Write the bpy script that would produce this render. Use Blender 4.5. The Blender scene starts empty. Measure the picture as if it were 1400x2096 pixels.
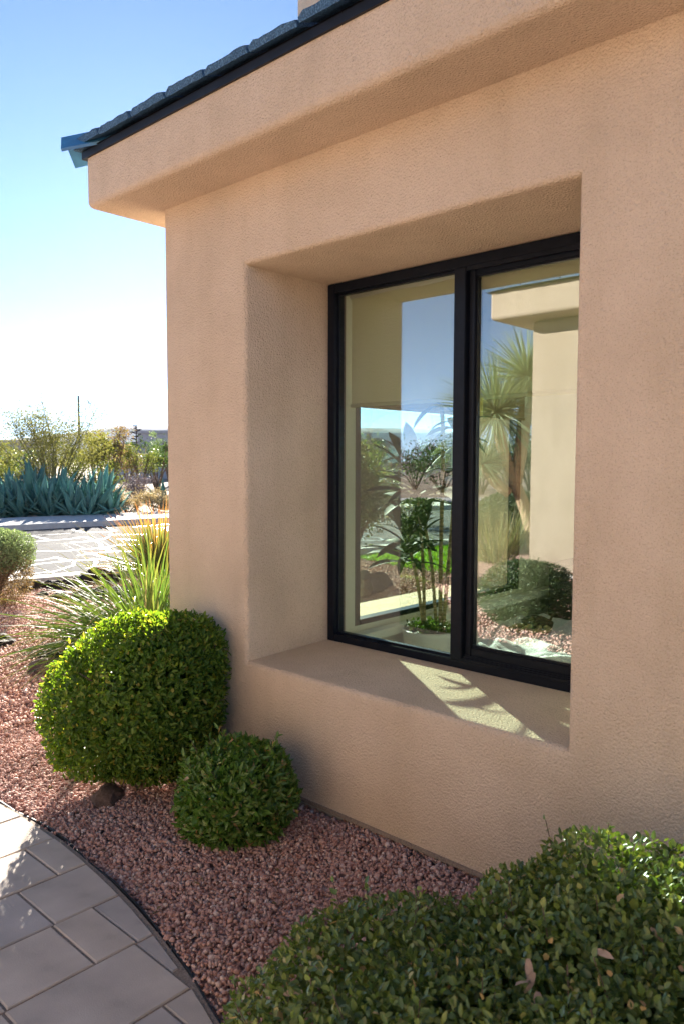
import bpy, bmesh, math, random
import numpy as np
from mathutils import Vector, Matrix, noise

random.seed(7)
rng = np.random.default_rng(7)
SC = bpy.context.scene
COL = SC.collection

# ------------------------------------------------------------------ camera
FPX, YAW, PITCH, ROLL = 1571.5, 2.3195, 0.0649, 0.0024      # solved from the wall, window and eave lines
CAM = np.array([3.307, -2.252, 1.5])
_F = np.array([math.cos(YAW) * math.cos(PITCH), math.sin(YAW) * math.cos(PITCH), -math.sin(PITCH)])
_R = np.array([math.sin(YAW), -math.cos(YAW), 0.0])
_U = np.cross(_R, _F)
_R, _U = math.cos(ROLL) * _R + math.sin(ROLL) * _U, -math.sin(ROLL) * _R + math.cos(ROLL) * _U
cd = bpy.data.cameras.new('camera')
cam = bpy.data.objects.new('camera', cd)
COL.objects.link(cam)
cd.sensor_width = 36
cd.lens = FPX / 2096 * 36
cd.clip_start = 0.05
cd.clip_end = 20000
cam.matrix_world = Matrix(((_R[0], _U[0], -_F[0], CAM[0]), (_R[1], _U[1], -_F[1], CAM[1]),
                           (_R[2], _U[2], -_F[2], CAM[2]), (0, 0, 0, 1)))
cd.dof.use_dof = True
cd.dof.focus_distance = 3.9
cd.dof.aperture_fstop = 6.3
SC.camera = cam

# ------------------------------------------------------------------ sky, sun, exposure
SUN_EL, SUN_AZ = math.radians(16.5), math.radians(145.0)     # azimuth counter-clockwise from +X
SUN = Vector((math.cos(SUN_EL) * math.cos(SUN_AZ), math.cos(SUN_EL) * math.sin(SUN_AZ), math.sin(SUN_EL)))
world = bpy.data.worlds.new('World')
SC.world = world
world.use_nodes = True
wn, wl = world.node_tree.nodes, world.node_tree.links
bg = wn['Background']
sky = wn.new('ShaderNodeTexSky')
sky.sky_type = 'NISHITA'
sky.sun_disc = False
sky.sun_elevation = SUN_EL
sky.sun_rotation = math.radians(90) - SUN_AZ
sky.altitude = 1800
sky.air_density = 0.3
sky.dust_density = 0.08
sky.ozone_density = 1.2
tint = wn.new('ShaderNodeMix'); tint.data_type = 'RGBA'; tint.blend_type = 'MULTIPLY'; tint.inputs[0].default_value = 1
tint.inputs[7].default_value = (.86, 1.0, .98, 1)              # white balance of the whole sky
wl.new(sky.outputs[0], tint.inputs[6]); wl.new(tint.outputs[2], bg.inputs[0])
bg.inputs[1].default_value = 0.070
sd = bpy.data.lights.new('sun', 'SUN')
sd.energy = 5.0
sd.angle = math.radians(0.55)
sd.color = (1.0, 0.92, 0.80)
sun = bpy.data.objects.new('sun', sd)
COL.objects.link(sun)
sun.rotation_euler = SUN.to_track_quat('Z', 'Y').to_euler()
SC.view_settings.view_transform = 'Standard'
SC.view_settings.look = 'None'
SC.view_settings.gamma = 1
SC.view_settings.exposure = 2.85
SC.render.engine = 'CYCLES'
SC.cycles.max_bounces = 12
SC.cycles.diffuse_bounces = 5
SC.cycles.glossy_bounces = 4
SC.cycles.transparent_max_bounces = 24
SC.cycles.sample_clamp_indirect = 6.0
SC.cycles.use_denoising = True


# ------------------------------------------------------------------ helpers
def at(px, py, depth):
    "point seen at a pixel of the photograph, at a depth along the view axis"
    return Vector(CAM + depth * (_F + _R * (px - 700) / FPX - _U * (py - 1048) / FPX))


def on(px, py, z=0.0):
    "point seen at a pixel that touches a level"
    d = _F + _R * (px - 700) / FPX - _U * (py - 1048) / FPX
    return Vector(CAM + d * ((z - CAM[2]) / d[2]))


GLASS_Y = 0.57
def refl(px, py, depth=None, z=0.0):
    "real place of something the photograph shows mirrored in the window"
    d = _F + _R * (px - 700) / FPX - _U * (py - 1048) / FPX
    t = depth if depth else (z - CAM[2]) / d[2]
    p = CAM + d * t
    return Vector((p[0], 2 * GLASS_Y - p[1], p[2]))


def tag(o, label=None, cat=None, group=None, kind=None):
    if label: o['label'] = label
    if cat: o['category'] = cat
    if group: o['group'] = group
    if kind: o['kind'] = kind
    return o


def obj(name, me, mat=None, parent=None, loc=None):
    o = bpy.data.objects.new(name, me)
    COL.objects.link(o)
    if mat is not None:
        if len(me.materials) == 0:
            me.materials.append(mat)
    if parent: o.parent = parent
    if loc is not None: o.location = loc
    return o


def empty(name, loc=(0, 0, 0), rz=0):
    o = bpy.data.objects.new(name, None)
    o.empty_display_size = 0.1
    COL.objects.link(o)
    o.location = loc
    o.rotation_euler = (0, 0, rz)
    return o


def pymesh(name, v, f, smooth=False):
    me = bpy.data.meshes.new(name)
    me.from_pydata([tuple(map(float, p)) for p in v], [], f)
    me.update()
    if smooth: me.shade_smooth()
    return me


def npmesh(name, V, F, smooth=False):
    "V (n,3), F (m,k) with k constant"
    V = np.ascontiguousarray(V, dtype=np.float32)
    F = np.ascontiguousarray(F, dtype=np.int32)
    me = bpy.data.meshes.new(name)
    m, k = F.shape
    me.vertices.add(len(V)); me.vertices.foreach_set('co', V.ravel())
    me.loops.add(m * k); me.loops.foreach_set('vertex_index', F.ravel())
    me.polygons.add(m)
    me.polygons.foreach_set('loop_start', np.arange(0, m * k, k, dtype=np.int32))
    me.polygons.foreach_set('loop_total', np.full(m, k, dtype=np.int32))
    me.update(calc_edges=True)
    if smooth: me.shade_smooth()
    return me


class MB:
    "collects boxes, tubes and lofts into one mesh"
    def __init__(s): s.v, s.f = [], []
    def add(s, v, f):
        b = len(s.v); s.v += [tuple(p) for p in v]; s.f += [tuple(i + b for i in q) for q in f]
    def box(s, a, b):
        x0, y0, z0 = a; x1, y1, z1 = b
        s.add([(x0, y0, z0), (x1, y0, z0), (x1, y1, z0), (x0, y1, z0), (x0, y0, z1), (x1, y0, z1), (x1, y1, z1), (x0, y1, z1)],
              [(0, 3, 2, 1), (4, 5, 6, 7), (0, 1, 5, 4), (1, 2, 6, 5), (2, 3, 7, 6), (3, 0, 4, 7)])
    def tube(s, pts, rad, n=8, cap=True):
        pts = [Vector(p) for p in pts]
        if not hasattr(rad, '__len__'): rad = [rad] * len(pts)
        rings = []
        for i, p in enumerate(pts):
            t = (pts[min(i + 1, len(pts) - 1)] - pts[max(i - 1, 0)]).normalized()
            a = t.orthogonal().normalized() if i == 0 else (a - a.dot(t) * t).normalized()
            b = t.cross(a)
            rings.append([p + rad[i] * (math.cos(2 * math.pi * k / n) * a + math.sin(2 * math.pi * k / n) * b) for k in range(n)])
        v = [q for r in rings for q in r]; f = []
        for i in range(len(pts) - 1):
            for k in range(n):
                f.append((i * n + k, i * n + (k + 1) % n, (i + 1) * n + (k + 1) % n, (i + 1) * n + k))
        if cap:
            f.append(tuple(range(n - 1, -1, -1))); f.append(tuple((len(pts) - 1) * n + k for k in range(n)))
        s.add(v, f)
    def lathe(s, prof, c=(0, 0), n=24):
        v = [(c[0] + r * math.cos(2 * math.pi * k / n), c[1] + r * math.sin(2 * math.pi * k / n), z) for r, z in prof for k in range(n)]
        f = []
        for i in range(len(prof) - 1):
            for k in range(n):
                f.append((i * n + k, i * n + (k + 1) % n, (i + 1) * n + (k + 1) % n, (i + 1) * n + k))
        s.add(v, f)
    def build(s, name, mat, parent=None, smooth=False, bevel=0, loc=None):
        me = pymesh(name, s.v, s.f)
        if bevel:
            bm = bmesh.new(); bm.from_mesh(me)
            bmesh.ops.bevel(bm, geom=bm.edges[:], offset=bevel, segments=2, affect='EDGES', clamp_overlap=True)
            bm.to_mesh(me); bm.free()
        if smooth: me.shade_smooth()
        return obj(name, me, mat, parent, loc)


# ------------------------------------------------------------------ materials
def mat(name, base, rough=0.8, spec=0.3, metal=0.0):
    m = bpy.data.materials.new(name); m.use_nodes = True
    b = m.node_tree.nodes['Principled BSDF']
    b.inputs['Base Color'].default_value = (*base, 1)
    b.inputs['Roughness'].default_value = rough
    b.inputs['Specular IOR Level'].default_value = spec
    b.inputs['Metallic'].default_value = metal
    return m, m.node_tree.nodes, m.node_tree.links, b


def ramp(n, stops):
    r = n.new('ShaderNodeValToRGB')
    while len(r.color_ramp.elements) < len(stops): r.color_ramp.elements.new(0.5)
    for e, (p, c) in zip(r.color_ramp.elements, stops): e.position = p; e.color = (*c, 1)
    return r


def noisy(name, stops, scale=5, detail=4, rough=0.8, spec=0.3, bump=0.0, bscale=50, bdist=0.01, stretch=None, metal=0, bdetail=3):
    m, n, l, b = mat(name, (1, 1, 1), rough, spec, metal)
    tc = n.new('ShaderNodeTexCoord'); src = tc.outputs['Object']
    if stretch:
        mp = n.new('ShaderNodeMapping'); mp.inputs['Scale'].default_value = stretch
        l.new(src, mp.inputs[0]); src = mp.outputs[0]
    t = n.new('ShaderNodeTexNoise'); t.inputs['Scale'].default_value = scale; t.inputs['Detail'].default_value = detail
    l.new(src, t.inputs['Vector'])
    r = ramp(n, stops); l.new(t.outputs['Fac'], r.inputs[0]); l.new(r.outputs[0], b.inputs['Base Color'])
    if bump:
        t2 = n.new('ShaderNodeTexNoise'); t2.inputs['Scale'].default_value = bscale; t2.inputs['Detail'].default_value = bdetail
        l.new(src, t2.inputs['Vector'])
        bp = n.new('ShaderNodeBump'); bp.inputs['Strength'].default_value = bump; bp.inputs['Distance'].default_value = bdist
        l.new(t2.outputs['Fac'], bp.inputs['Height']); l.new(bp.outputs[0], b.inputs['Normal'])
    return m


def islands(name, stops, rough=0.7, spec=0.3, trans=0.0, tcol=None, grad=None):
    "one random colour for each loose piece (leaf, pebble, blade)"
    m, n, l, b = mat(name, (1, 1, 1), rough, spec)
    g = n.new('ShaderNodeNewGeometry')
    r = ramp(n, stops); l.new(g.outputs['Random Per Island'], r.inputs[0])
    col = r.outputs[0]
    if grad:                                   # tint towards the tips by the uv v coordinate
        uv = n.new('ShaderNodeUVMap'); sx = n.new('ShaderNodeSeparateXYZ'); l.new(uv.outputs[0], sx.inputs[0])
        gr = ramp(n, [(grad[0], (0, 0, 0)), (grad[1], (1, 1, 1))]); l.new(sx.outputs[1], gr.inputs[0])
        mx = n.new('ShaderNodeMix'); mx.data_type = 'RGBA'
        l.new(gr.outputs[0], mx.inputs[0]); l.new(col, mx.inputs[6]); mx.inputs[7].default_value = (*grad[2], 1)
        col = mx.outputs[2]
    l.new(col, b.inputs['Base Color'])
    if trans:
        tr = n.new('ShaderNodeBsdfTranslucent')
        mx2 = n.new('ShaderNodeMix'); mx2.data_type = 'RGBA'; mx2.blend_type = 'MULTIPLY'; mx2.inputs[0].default_value = 1
        l.new(col, mx2.inputs[6]); mx2.inputs[7].default_value = (*(tcol or (1.6, 1.5, .6)), 1)
        l.new(mx2.outputs[2], tr.inputs[0])
        ms = n.new('ShaderNodeMixShader'); ms.inputs[0].default_value = trans
        l.new(b.outputs[0], ms.inputs[1]); l.new(tr.outputs[0], ms.inputs[2])
        l.new(ms.outputs[0], n['Material Output'].inputs[0])
    return m


def stucco_mat(name, c1, c2, c3):
    m, n, l, b = mat(name, c1, 0.92, 0.12)
    tc = n.new('ShaderNodeTexCoord')
    big = n.new('ShaderNodeTexNoise'); big.inputs['Scale'].default_value = 1.7; big.inputs['Detail'].default_value = 9; big.inputs['Roughness'].default_value = .62
    fine = n.new('ShaderNodeTexNoise'); fine.inputs['Scale'].default_value = 125; fine.inputs['Detail'].default_value = 3.0; fine.inputs['Roughness'].default_value = .55
    pit = n.new('ShaderNodeTexVoronoi'); pit.inputs['Scale'].default_value = 110
    for t in (big, fine, pit): l.new(tc.outputs['Object'], t.inputs['Vector'])
    r = ramp(n, [(0.30, tuple(x * .90 for x in c1)), (0.46, c1), (0.66, c2)]); l.new(big.outputs['Fac'], r.inputs[0])
    spk = n.new('ShaderNodeTexNoise'); spk.inputs['Scale'].default_value = 190; spk.inputs['Detail'].default_value = 2
    l.new(tc.outputs['Object'], spk.inputs['Vector'])
    pr = ramp(n, [(0.34, (1, 1, 1)), (0.45, (0, 0, 0))]); l.new(spk.outputs['Fac'], pr.inputs[0])
    mx = n.new('ShaderNodeMix'); mx.data_type = 'RGBA'
    ml = n.new('ShaderNodeMath'); ml.operation = 'MULTIPLY'; ml.inputs[1].default_value = 0.5
    l.new(pr.outputs[0], ml.inputs[0]); l.new(ml.outputs[0], mx.inputs[0])
    l.new(r.outputs[0], mx.inputs[6]); mx.inputs[7].default_value = (*c3, 1)
    mp = n.new('ShaderNodeMapping'); mp.inputs['Scale'].default_value = (7, 7, .7); l.new(tc.outputs['Object'], mp.inputs[0])
    stn = n.new('ShaderNodeTexNoise'); stn.inputs['Scale'].default_value = 1.0; stn.inputs['Detail'].default_value = 7; l.new(mp.outputs[0], stn.inputs['Vector'])
    sr = ramp(n, [(.30, (.945, .94, .925)), (.52, (1, 1, 1))]); l.new(stn.outputs['Fac'], sr.inputs[0])
    m3 = n.new('ShaderNodeMix'); m3.data_type = 'RGBA'; m3.blend_type = 'MULTIPLY'; m3.inputs[0].default_value = 1
    l.new(mx.outputs[2], m3.inputs[6]); l.new(sr.outputs[0], m3.inputs[7]); l.new(m3.outputs[2], b.inputs['Base Color'])
    ad = n.new('ShaderNodeMath'); ad.operation = 'ADD'
    l.new(fine.outputs['Fac'], ad.inputs[0])
    m2 = n.new('ShaderNodeMath'); m2.operation = 'MULTIPLY'; m2.inputs[1].default_value = 0.35
    l.new(pit.outputs['Distance'], m2.inputs[0]); l.new(m2.outputs[0], ad.inputs[1])
    bp = n.new('ShaderNodeBump'); bp.inputs['Strength'].default_value = 0.8; bp.inputs['Distance'].default_value = 0.013
    l.new(ad.outputs[0], bp.inputs['Height']); l.new(bp.outputs[0], b.inputs['Normal'])
    return m


def glass_mat(name, tint, lo, hi):
    m, n, l, b = mat(name, (1, 1, 1))
    n.remove(b)
    lw = n.new('ShaderNodeLayerWeight'); lw.inputs[0].default_value = 0.5
    mr = n.new('ShaderNodeMapRange'); mr.inputs['To Min'].default_value = lo; mr.inputs['To Max'].default_value = hi
    pw = n.new('ShaderNodeMath'); pw.operation = 'POWER'; pw.inputs[1].default_value = 2.5
    l.new(lw.outputs['Facing'], pw.inputs[0]); l.new(pw.outputs[0], mr.inputs['Value'])
    t = n.new('ShaderNodeBsdfTransparent'); t.inputs[0].default_value = (*tint, 1)
    g = n.new('ShaderNodeBsdfGlossy'); g.inputs['Roughness'].default_value = 0.0; g.inputs[0].default_value = (.92, .95, 1.0, 1)
    ms = n.new('ShaderNodeMixShader')
    l.new(mr.outputs[0], ms.inputs[0]); l.new(t.outputs[0], ms.inputs[1]); l.new(g.outputs[0], ms.inputs[2])
    l.new(ms.outputs[0], n['Material Output'].inputs[0])
    return m


M = {}
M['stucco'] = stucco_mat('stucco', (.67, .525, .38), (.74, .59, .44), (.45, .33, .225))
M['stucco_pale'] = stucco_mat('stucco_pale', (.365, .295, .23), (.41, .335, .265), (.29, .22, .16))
M['stucco_far'] = noisy('stucco_far', [(.3, (.30, .29, .30)), (.7, (.36, .34, .34))], 3)
M['inner'] = noisy('inner_plaster', [(.3, (.60, .575, .49)), (.7, (.66, .635, .55))], 4, rough=.9)
M['floor'] = noisy('floor_stone', [(.3, (.32, .30, .26)), (.7, (.42, .40, .35))], 6, rough=.5)
M['frame'] = noisy('black_aluminium', [(.3, (.004, .006, .012)), (.7, (.007, .010, .018))], 30, rough=.35, spec=.2)
M['glass'] = glass_mat('window_glass', (.89, .95, .90), .20, .70)
M['clear'] = glass_mat('clear_glass', (.82, .90, .86), .06, .5)
M['tile'] = noisy('slate_blue_tile', [(.3, (.012, .045, .10)), (.5, (.036, .105, .20)), (.7, (.10, .22, .36))], 150, 3, rough=.62, spec=.4, bump=.9, bscale=120, bdist=.008)
M['cap'] = noisy('glazed_blue_cap', [(.3, (.03, .15, .31)), (.7, (.05, .22, .42))], 14, rough=.34, spec=.5, bump=.15, bscale=60)
M['drip'] = noisy('black_drip_edge', [(.3, (.006, .007, .010)), (.7, (.012, .013, .018))], 20, rough=.45)
M['concrete'] = noisy('concrete', [(.3, (.40, .38, .37)), (.7, (.50, .48, .46))], 9, 6, rough=.9, bump=.2, bscale=180, bdist=.003)
M['paver'] = []
for i, c in enumerate([(.50, .44, .385), (.53, .45, .385), (.46, .415, .38), (.54, .465, .395)]):
    m = noisy('paver_%s' % 'grey rose slate sand'.split()[i], [(.25, tuple(x * .70 for x in c)), (.42, tuple(x * .92 for x in c)), (.55, c), (.78, tuple(min(1, x * 1.2) for x in c))], 6, 12, rough=.85, spec=.2, bump=.35, bscale=260, bdist=.0025)
    M['paver'].append(m)
M['sand'] = noisy('joint_sand', [(.3, (.20, .155, .125)), (.7, (.34, .275, .225))], 160, 4, rough=.95, bump=.6, bscale=300, bdist=.004)
M['edging'] = noisy('black_edging', [(.3, (.012, .014, .018)), (.7, (.03, .033, .04))], 40, rough=.5)
M['gravel'] = islands('red_lava_gravel', [(0, (.30, .155, .125)), (.2, (.43, .245, .20)), (.45, (.53, .325, .27)), (.65, (.46, .29, .25)), (.85, (.61, .42, .36)), (.95, (.66, .53, .47)), (1, (.36, .22, .17))], .9, .12)
M['asphalt'] = noisy('asphalt', [(.3, (.060, .062, .068)), (.7, (.095, .097, .104))], 5, 8, rough=1.0, spec=.04, bump=.5, bscale=140, bdist=.008)
M['sealant'] = noisy('crack_sealant', [(.3, (.26, .26, .27)), (.7, (.40, .40, .41))], 8, rough=.38, spec=.5)


# ground: reddish gravel near the houses, sandy desert further off
def ground_mat():
    m, n, l, b = mat('desert_ground', (.3, .2, .15), .95, .1)
    tc = n.new('ShaderNodeTexCoord')
    v = n.new('ShaderNodeTexVoronoi'); v.inputs['Scale'].default_value = 55
    s = n.new('ShaderNodeTexNoise'); s.inputs['Scale'].default_value = .35; s.inputs['Detail'].default_value = 6
    for t in (v, s): l.new(tc.outputs['Object'], t.inputs['Vector'])
    r1 = ramp(n, [(0, (.30, .17, .145)), (.5, (.45, .30, .26)), (1, (.58, .43, .38))])
    sx = n.new('ShaderNodeSeparateColor'); l.new(v.outputs['Color'], sx.inputs[0]); l.new(sx.outputs[0], r1.inputs[0])
    r2 = ramp(n, [(.3, (.27, .205, .16)), (.7, (.36, .28, .22))]); l.new(s.outputs['Fac'], r2.inputs[0])
    ln = n.new('ShaderNodeVectorMath'); ln.operation = 'LENGTH'; l.new(tc.outputs['Object'], ln.inputs[0])
    mr = n.new('ShaderNodeMapRange'); mr.inputs['From Min'].default_value = 16; mr.inputs['From Max'].default_value = 22
    l.new(ln.outputs['Value'], mr.inputs['Value'])
    mx = n.new('ShaderNodeMix'); mx.data_type = 'RGBA'
    l.new(mr.outputs[0], mx.inputs[0]); l.new(r1.outputs[0], mx.inputs[6]); l.new(r2.outputs[0], mx.inputs[7])
    l.new(mx.outputs[2], b.inputs['Base Color'])
    bp = n.new('ShaderNodeBump'); bp.inputs['Strength'].default_value = .8; bp.inputs['Distance'].default_value = .012
    l.new(v.outputs['Distance'], bp.inputs['Height']); l.new(bp.outputs[0], b.inputs['Normal'])
    return m
M['ground'] = ground_mat()
M['lava'] = noisy('black_lava_rock', [(.3, (.022, .018, .018)), (.6, (.05, .036, .034)), (.8, (.12, .075, .065))], 14, 6, rough=.85, bump=1, bscale=45, bdist=.03)
M['boulder'] = noisy('brown_boulder', [(.3, (.13, .085, .065)), (.7, (.24, .16, .13))], 6, 6, rough=.9, bump=.7, bscale=25, bdist=.03)
M['leaf_big'] = islands('boxwood_leaf', [(0, (0.048, 0.102, 0.017)), (.35, (0.084, 0.162, 0.024)), (.7, (0.132, 0.222, 0.034)), (.92, (0.198, 0.270, 0.048)), (1, (0.384, 0.312, 0.084))], .45, .3, .45, (1.9, 1.7, .5))
M['leaf_small'] = islands('nandina_leaf', [(0, (0.056, 0.131, 0.022)), (.4, (0.094, 0.194, 0.033)), (.8, (0.150, 0.250, 0.050)), (.95, (0.213, 0.275, 0.088)), (1, (0.500, 0.275, 0.150))], .32, .5, .3, (2, 1.8, .5))
M['leaf_near'] = islands('hedge_leaf', [(0, (0.075, 0.123, 0.045)), (.35, (0.117, 0.180, 0.054)), (.7, (0.173, 0.237, 0.060)), (.93, (0.240, 0.292, 0.083)), (.985, (0.375, 0.360, 0.135)), (1, (0.720, 0.450, 0.285))], .34, .5, .28, (1.9, 1.7, .6))
M['leaf_grey'] = islands('grey_green_leaf', [(0, (.11, .165, .085)), (.5, (.17, .24, .12)), (1, (.27, .34, .19))], .6, .3, .3, (1.3, 1.3, .8))
M['leaf_olive'] = islands('olive_leaf', [(0, (.075, .095, .025)), (.5, (.13, .15, .04)), (1, (.20, .205, .075))], .6, .3, .35, (1.2, 1.25, .6))
M['leaf_palo'] = islands('palo_verde_leaf', [(0, (.10, .11, .04)), (.5, (.17, .18, .065)), (1, (.25, .25, .11))], .7, .2, .35, (1.4, 1.3, .7))
M['leaf_side'] = islands('side_shrub_leaf', [(0, (.07, .10, .035)), (.5, (.12, .155, .05)), (.85, (.20, .23, .10)), (1, (.26, .19, .09))], .6, .3, .3, (1.2, 1.25, .6))
M['leaf_yellow'] = islands('yellow_leaf', [(0, (.15, .17, .04)), (.5, (.21, .23, .055)), (1, (.29, .29, .08))], .6, .3, .35, (1.25, 1.2, .5))
M['leaf_brown'] = islands('dry_leaf', [(0, (.12, .09, .05)), (.5, (.20, .155, .085)), (1, (.28, .22, .12))], .7, .2, .3, (1.4, 1.2, .8))
M['leaf_purple'] = islands('grey_twig', [(0, (.13, .105, .12)), (.5, (.20, .165, .18)), (1, (.28, .24, .25))], .7, .2, .2, (1.2, 1.1, 1))
M['leaf_dark'] = islands('dark_green_leaf', [(0, (.025, .055, .015)), (.5, (.045, .085, .022)), (1, (.08, .12, .04))], .5, .4, .25, (1.7, 1.7, .6))
M['straw'] = islands('straw_blade', [(0, (.33, .27, .17)), (1, (.46, .38, .25))], .7, .2, .35, (1.3, 1.2, .8))
M['nolina'] = islands('green_strap_blade', [(0, (.065, .120, .030)), (.45, (.105, .165, .045)), (.85, (.15, .205, .060)), (.96, (.23, .22, .09)), (1, (.36, .31, .19))], .6, .12, .3, (1.1, 1.2, .5), (.75, 1.0, (.30, .22, .08)))
M['redtip'] = islands('red_tipped_blade', [(0, (.085, .14, .055)), (.5, (.14, .20, .075)), (1, (.22, .26, .10))], .42, .4, .3, (1.5, 1.4, .5), (.62, .92, (.52, .23, .13)))
M['yucca_blade'] = islands('yucca_blade', [(0, (.14, .20, .12)), (.5, (.22, .29, .18)), (1, (.34, .40, .25))], .45, .4, .2, (1.3, 1.3, .6))
M['ornamental'] = islands('fine_grass_blade', [(0, (.12, .16, .07)), (.6, (.20, .23, .10)), (1, (.42, .35, .20))], .6, .3, .3, (1.3, 1.2, .6))
M['lawn'] = islands('lawn_blade', [(0, (.07, .18, .012)), (.5, (.12, .26, .02)), (1, (.20, .33, .04))], .5, .3, .4, (1.7, 1.6, .5))
M['agave'] = noisy('agave_leaf', [(.3, (.075, .19, .16)), (.7, (.125, .265, .215))], 3, 4, rough=.5, spec=.35)
_n, _l = M['agave'].node_tree.nodes, M['agave'].node_tree.links
_oi = _n.new('ShaderNodeObjectInfo'); _hs = _n.new('ShaderNodeHueSaturation'); _mr = _n.new('ShaderNodeMapRange'); _mr.inputs['To Min'].default_value = .65; _mr.inputs['To Max'].default_value = 1.35
_l.new(_oi.outputs['Random'], _mr.inputs['Value']); _l.new(_mr.outputs[0], _hs.inputs['Value'])
_bc = _n['Principled BSDF'].inputs['Base Color']; _src = _bc.links[0].from_socket; _l.new(_src, _hs.inputs['Color']); _l.new(_hs.outputs[0], _bc)
M['bark'] = noisy('brown_bark', [(.3, (.08, .055, .04)), (.7, (.18, .13, .095))], 20, 5, rough=.95, bump=.7, bscale=40, bdist=.02)
M['palo'] = noisy('green_bark', [(.3, (.10, .10, .04)), (.7, (.17, .16, .07))], 10, rough=.8)
M['shag'] = noisy('dry_thatch_trunk', [(.3, (.24, .165, .10)), (.7, (.46, .34, .22))], 9, 5, rough=.95, bump=1, bscale=30, bdist=.04, stretch=(1, 1, .2))
M['steel'] = noisy('galvanised_steel', [(.3, (.16, .17, .18)), (.7, (.24, .25, .26))], 12, rough=.5, metal=.6)
M['wood_pole'] = noisy('weathered_pole', [(.3, (.05, .045, .045)), (.7, (.09, .08, .075))], 8, rough=.9)
M['blind'] = None
m, n, l, b = mat('blind_fabric', (.60, .545, .36), .9, .1)
wv = n.new('ShaderNodeTexNoise'); wv.inputs['Scale'].default_value = 320
tc = n.new('ShaderNodeTexCoord'); l.new(tc.outputs['Object'], wv.inputs['Vector'])
r = ramp(n, [(.3, (.68, .64, .42)), (.7, (.76, .72, .50))]); l.new(wv.outputs['Fac'], r.inputs[0]); l.new(r.outputs[0], b.inputs['Base Color'])
tr = n.new('ShaderNodeBsdfTranslucent'); tr.inputs[0].default_value = (.76, .70, .46, 1)
ms = n.new('ShaderNodeMixShader'); ms.inputs[0].default_value = .4
l.new(b.outputs[0], ms.inputs[1]); l.new(tr.outputs[0], ms.inputs[2]); l.new(ms.outputs[0], n['Material Output'].inputs[0])
M['blind'] = m
M['blind_side'] = noisy('tan_blind_fabric', [(.3, (.34, .25, .15)), (.7, (.42, .31, .19))], 200, rough=.9, spec=.1)
M['white_paint'] = noisy('white_paint', [(.3, (.70, .69, .66)), (.7, (.78, .77, .74))], 6, rough=.6)
M['pot'] = noisy('pale_pot_glaze', [(.3, (.42, .43, .41)), (.7, (.55, .56, .53))], 9, rough=.35, spec=.5)
M['fleece'] = noisy('white_fleece', [(.3, (.66, .68, .70)), (.7, (.80, .82, .83))], 40, 6, rough=1, spec=.05, bump=.9, bscale=110, bdist=.012)
M['dark_wood'] = noisy('dark_stained_wood', [(.3, (.018, .017, .013)), (.7, (.04, .037, .028))], 12, 5, rough=.5, stretch=(1, 1, .15))
M['toy_dark'] = noisy('dark_plush', [(.3, (.045, .035, .022)), (.7, (.09, .07, .04))], 60, rough=1, bump=.8, bscale=160, bdist=.01)
M['toy_rope'] = noisy('tan_rope', [(.3, (.34, .27, .12)), (.7, (.50, .41, .2))], 60, rough=1, bump=.8, bscale=180, bdist=.01)
M['soil'] = noisy('dark_soil', [(.3, (.03, .022, .016)), (.7, (.07, .05, .035))], 40, rough=1, bump=1, bscale=80, bdist=.02)
M['indoor_leaf'] = noisy('glossy_indoor_leaf', [(.3, (.010, .032, .010)), (.7, (.020, .055, .015))], 12, rough=.7, spec=.05)
M['cane'] = noisy('ringed_cane', [(.35, (.11, .085, .045)), (.6, (.34, .27, .15))], 26, 3, rough=.8, stretch=(.15, .15, 3), bump=.6, bscale=30, bdist=.008)
M['yellow'] = noisy('yellow_tag', [(.3, (.65, .55, .12)), (.7, (.72, .62, .16))], 10, rough=.6)
M['mountain'] = noisy('far_mountain', [(.3, (.20, .20, .23)), (.7, (.27, .26, .30))], .004, 6, rough=1, spec=.0)
M['window_far'] = noisy('far_window', [(.3, (.03, .035, .045)), (.7, (.05, .06, .07))], 3, rough=.2, spec=.6)

# ------------------------------------------------------------------ ground, roads, paving
g = obj('ground', pymesh('ground', [(-9500, -9500, 0), (9500, -9500, 0), (9500, 9500, 0), (-9500, 9500, 0)], [(0, 1, 2, 3)]), M['ground'])
tag(g, kind='structure')


def catmull(pts, step=.6):
    P = [Vector(p) for p in pts]; P = [2 * P[0] - P[1]] + P + [2 * P[-1] - P[-2]]; out = []
    for i in range(1, len(P) - 2):
        n_ = max(2, int((P[i + 1] - P[i]).length / step))
        for k in range(n_):
            t = k / n_; a, b_, c, d = P[i - 1], P[i], P[i + 1], P[i + 2]
            out.append(.5 * ((2 * b_) + (c - a) * t + (2 * a - 5 * b_ + 4 * c - d) * t * t + (3 * b_ - a - 3 * c + d) * t ** 3))
    out.append(P[-2]); return out


near = catmull([(30, -34), (14, -28.5), (4, -23.5), (-3.4, -18.2), (-7.6, -13.2), (-8.6, -8), (-7.4, -3), (-5.9, 1.9), (-5.05, 8), (-3.4, 17), (0, 30), (6, 46)])
nrm = []
for i in range(len(near)):
    t = near[min(i + 1, len(near) - 1)] - near[max(i - 1, 0)]; t.normalize(); nrm.append(Vector((-t.y, t.x)))      # away from the house


def strip(o0, o1, z0, z1, name, material, parent=None, close=None):
    v, f = [], []
    for p, q in zip(near, nrm):
        a, b_ = p + q * o0, p + q * o1; v += [(a.x, a.y, z0), (b_.x, b_.y, z1)]
    for i in range(len(near) - 1): f.append((2 * i, 2 * i + 1, 2 * i + 3, 2 * i + 2))
    return obj(name, pymesh(name, v, f), material, parent)


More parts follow.
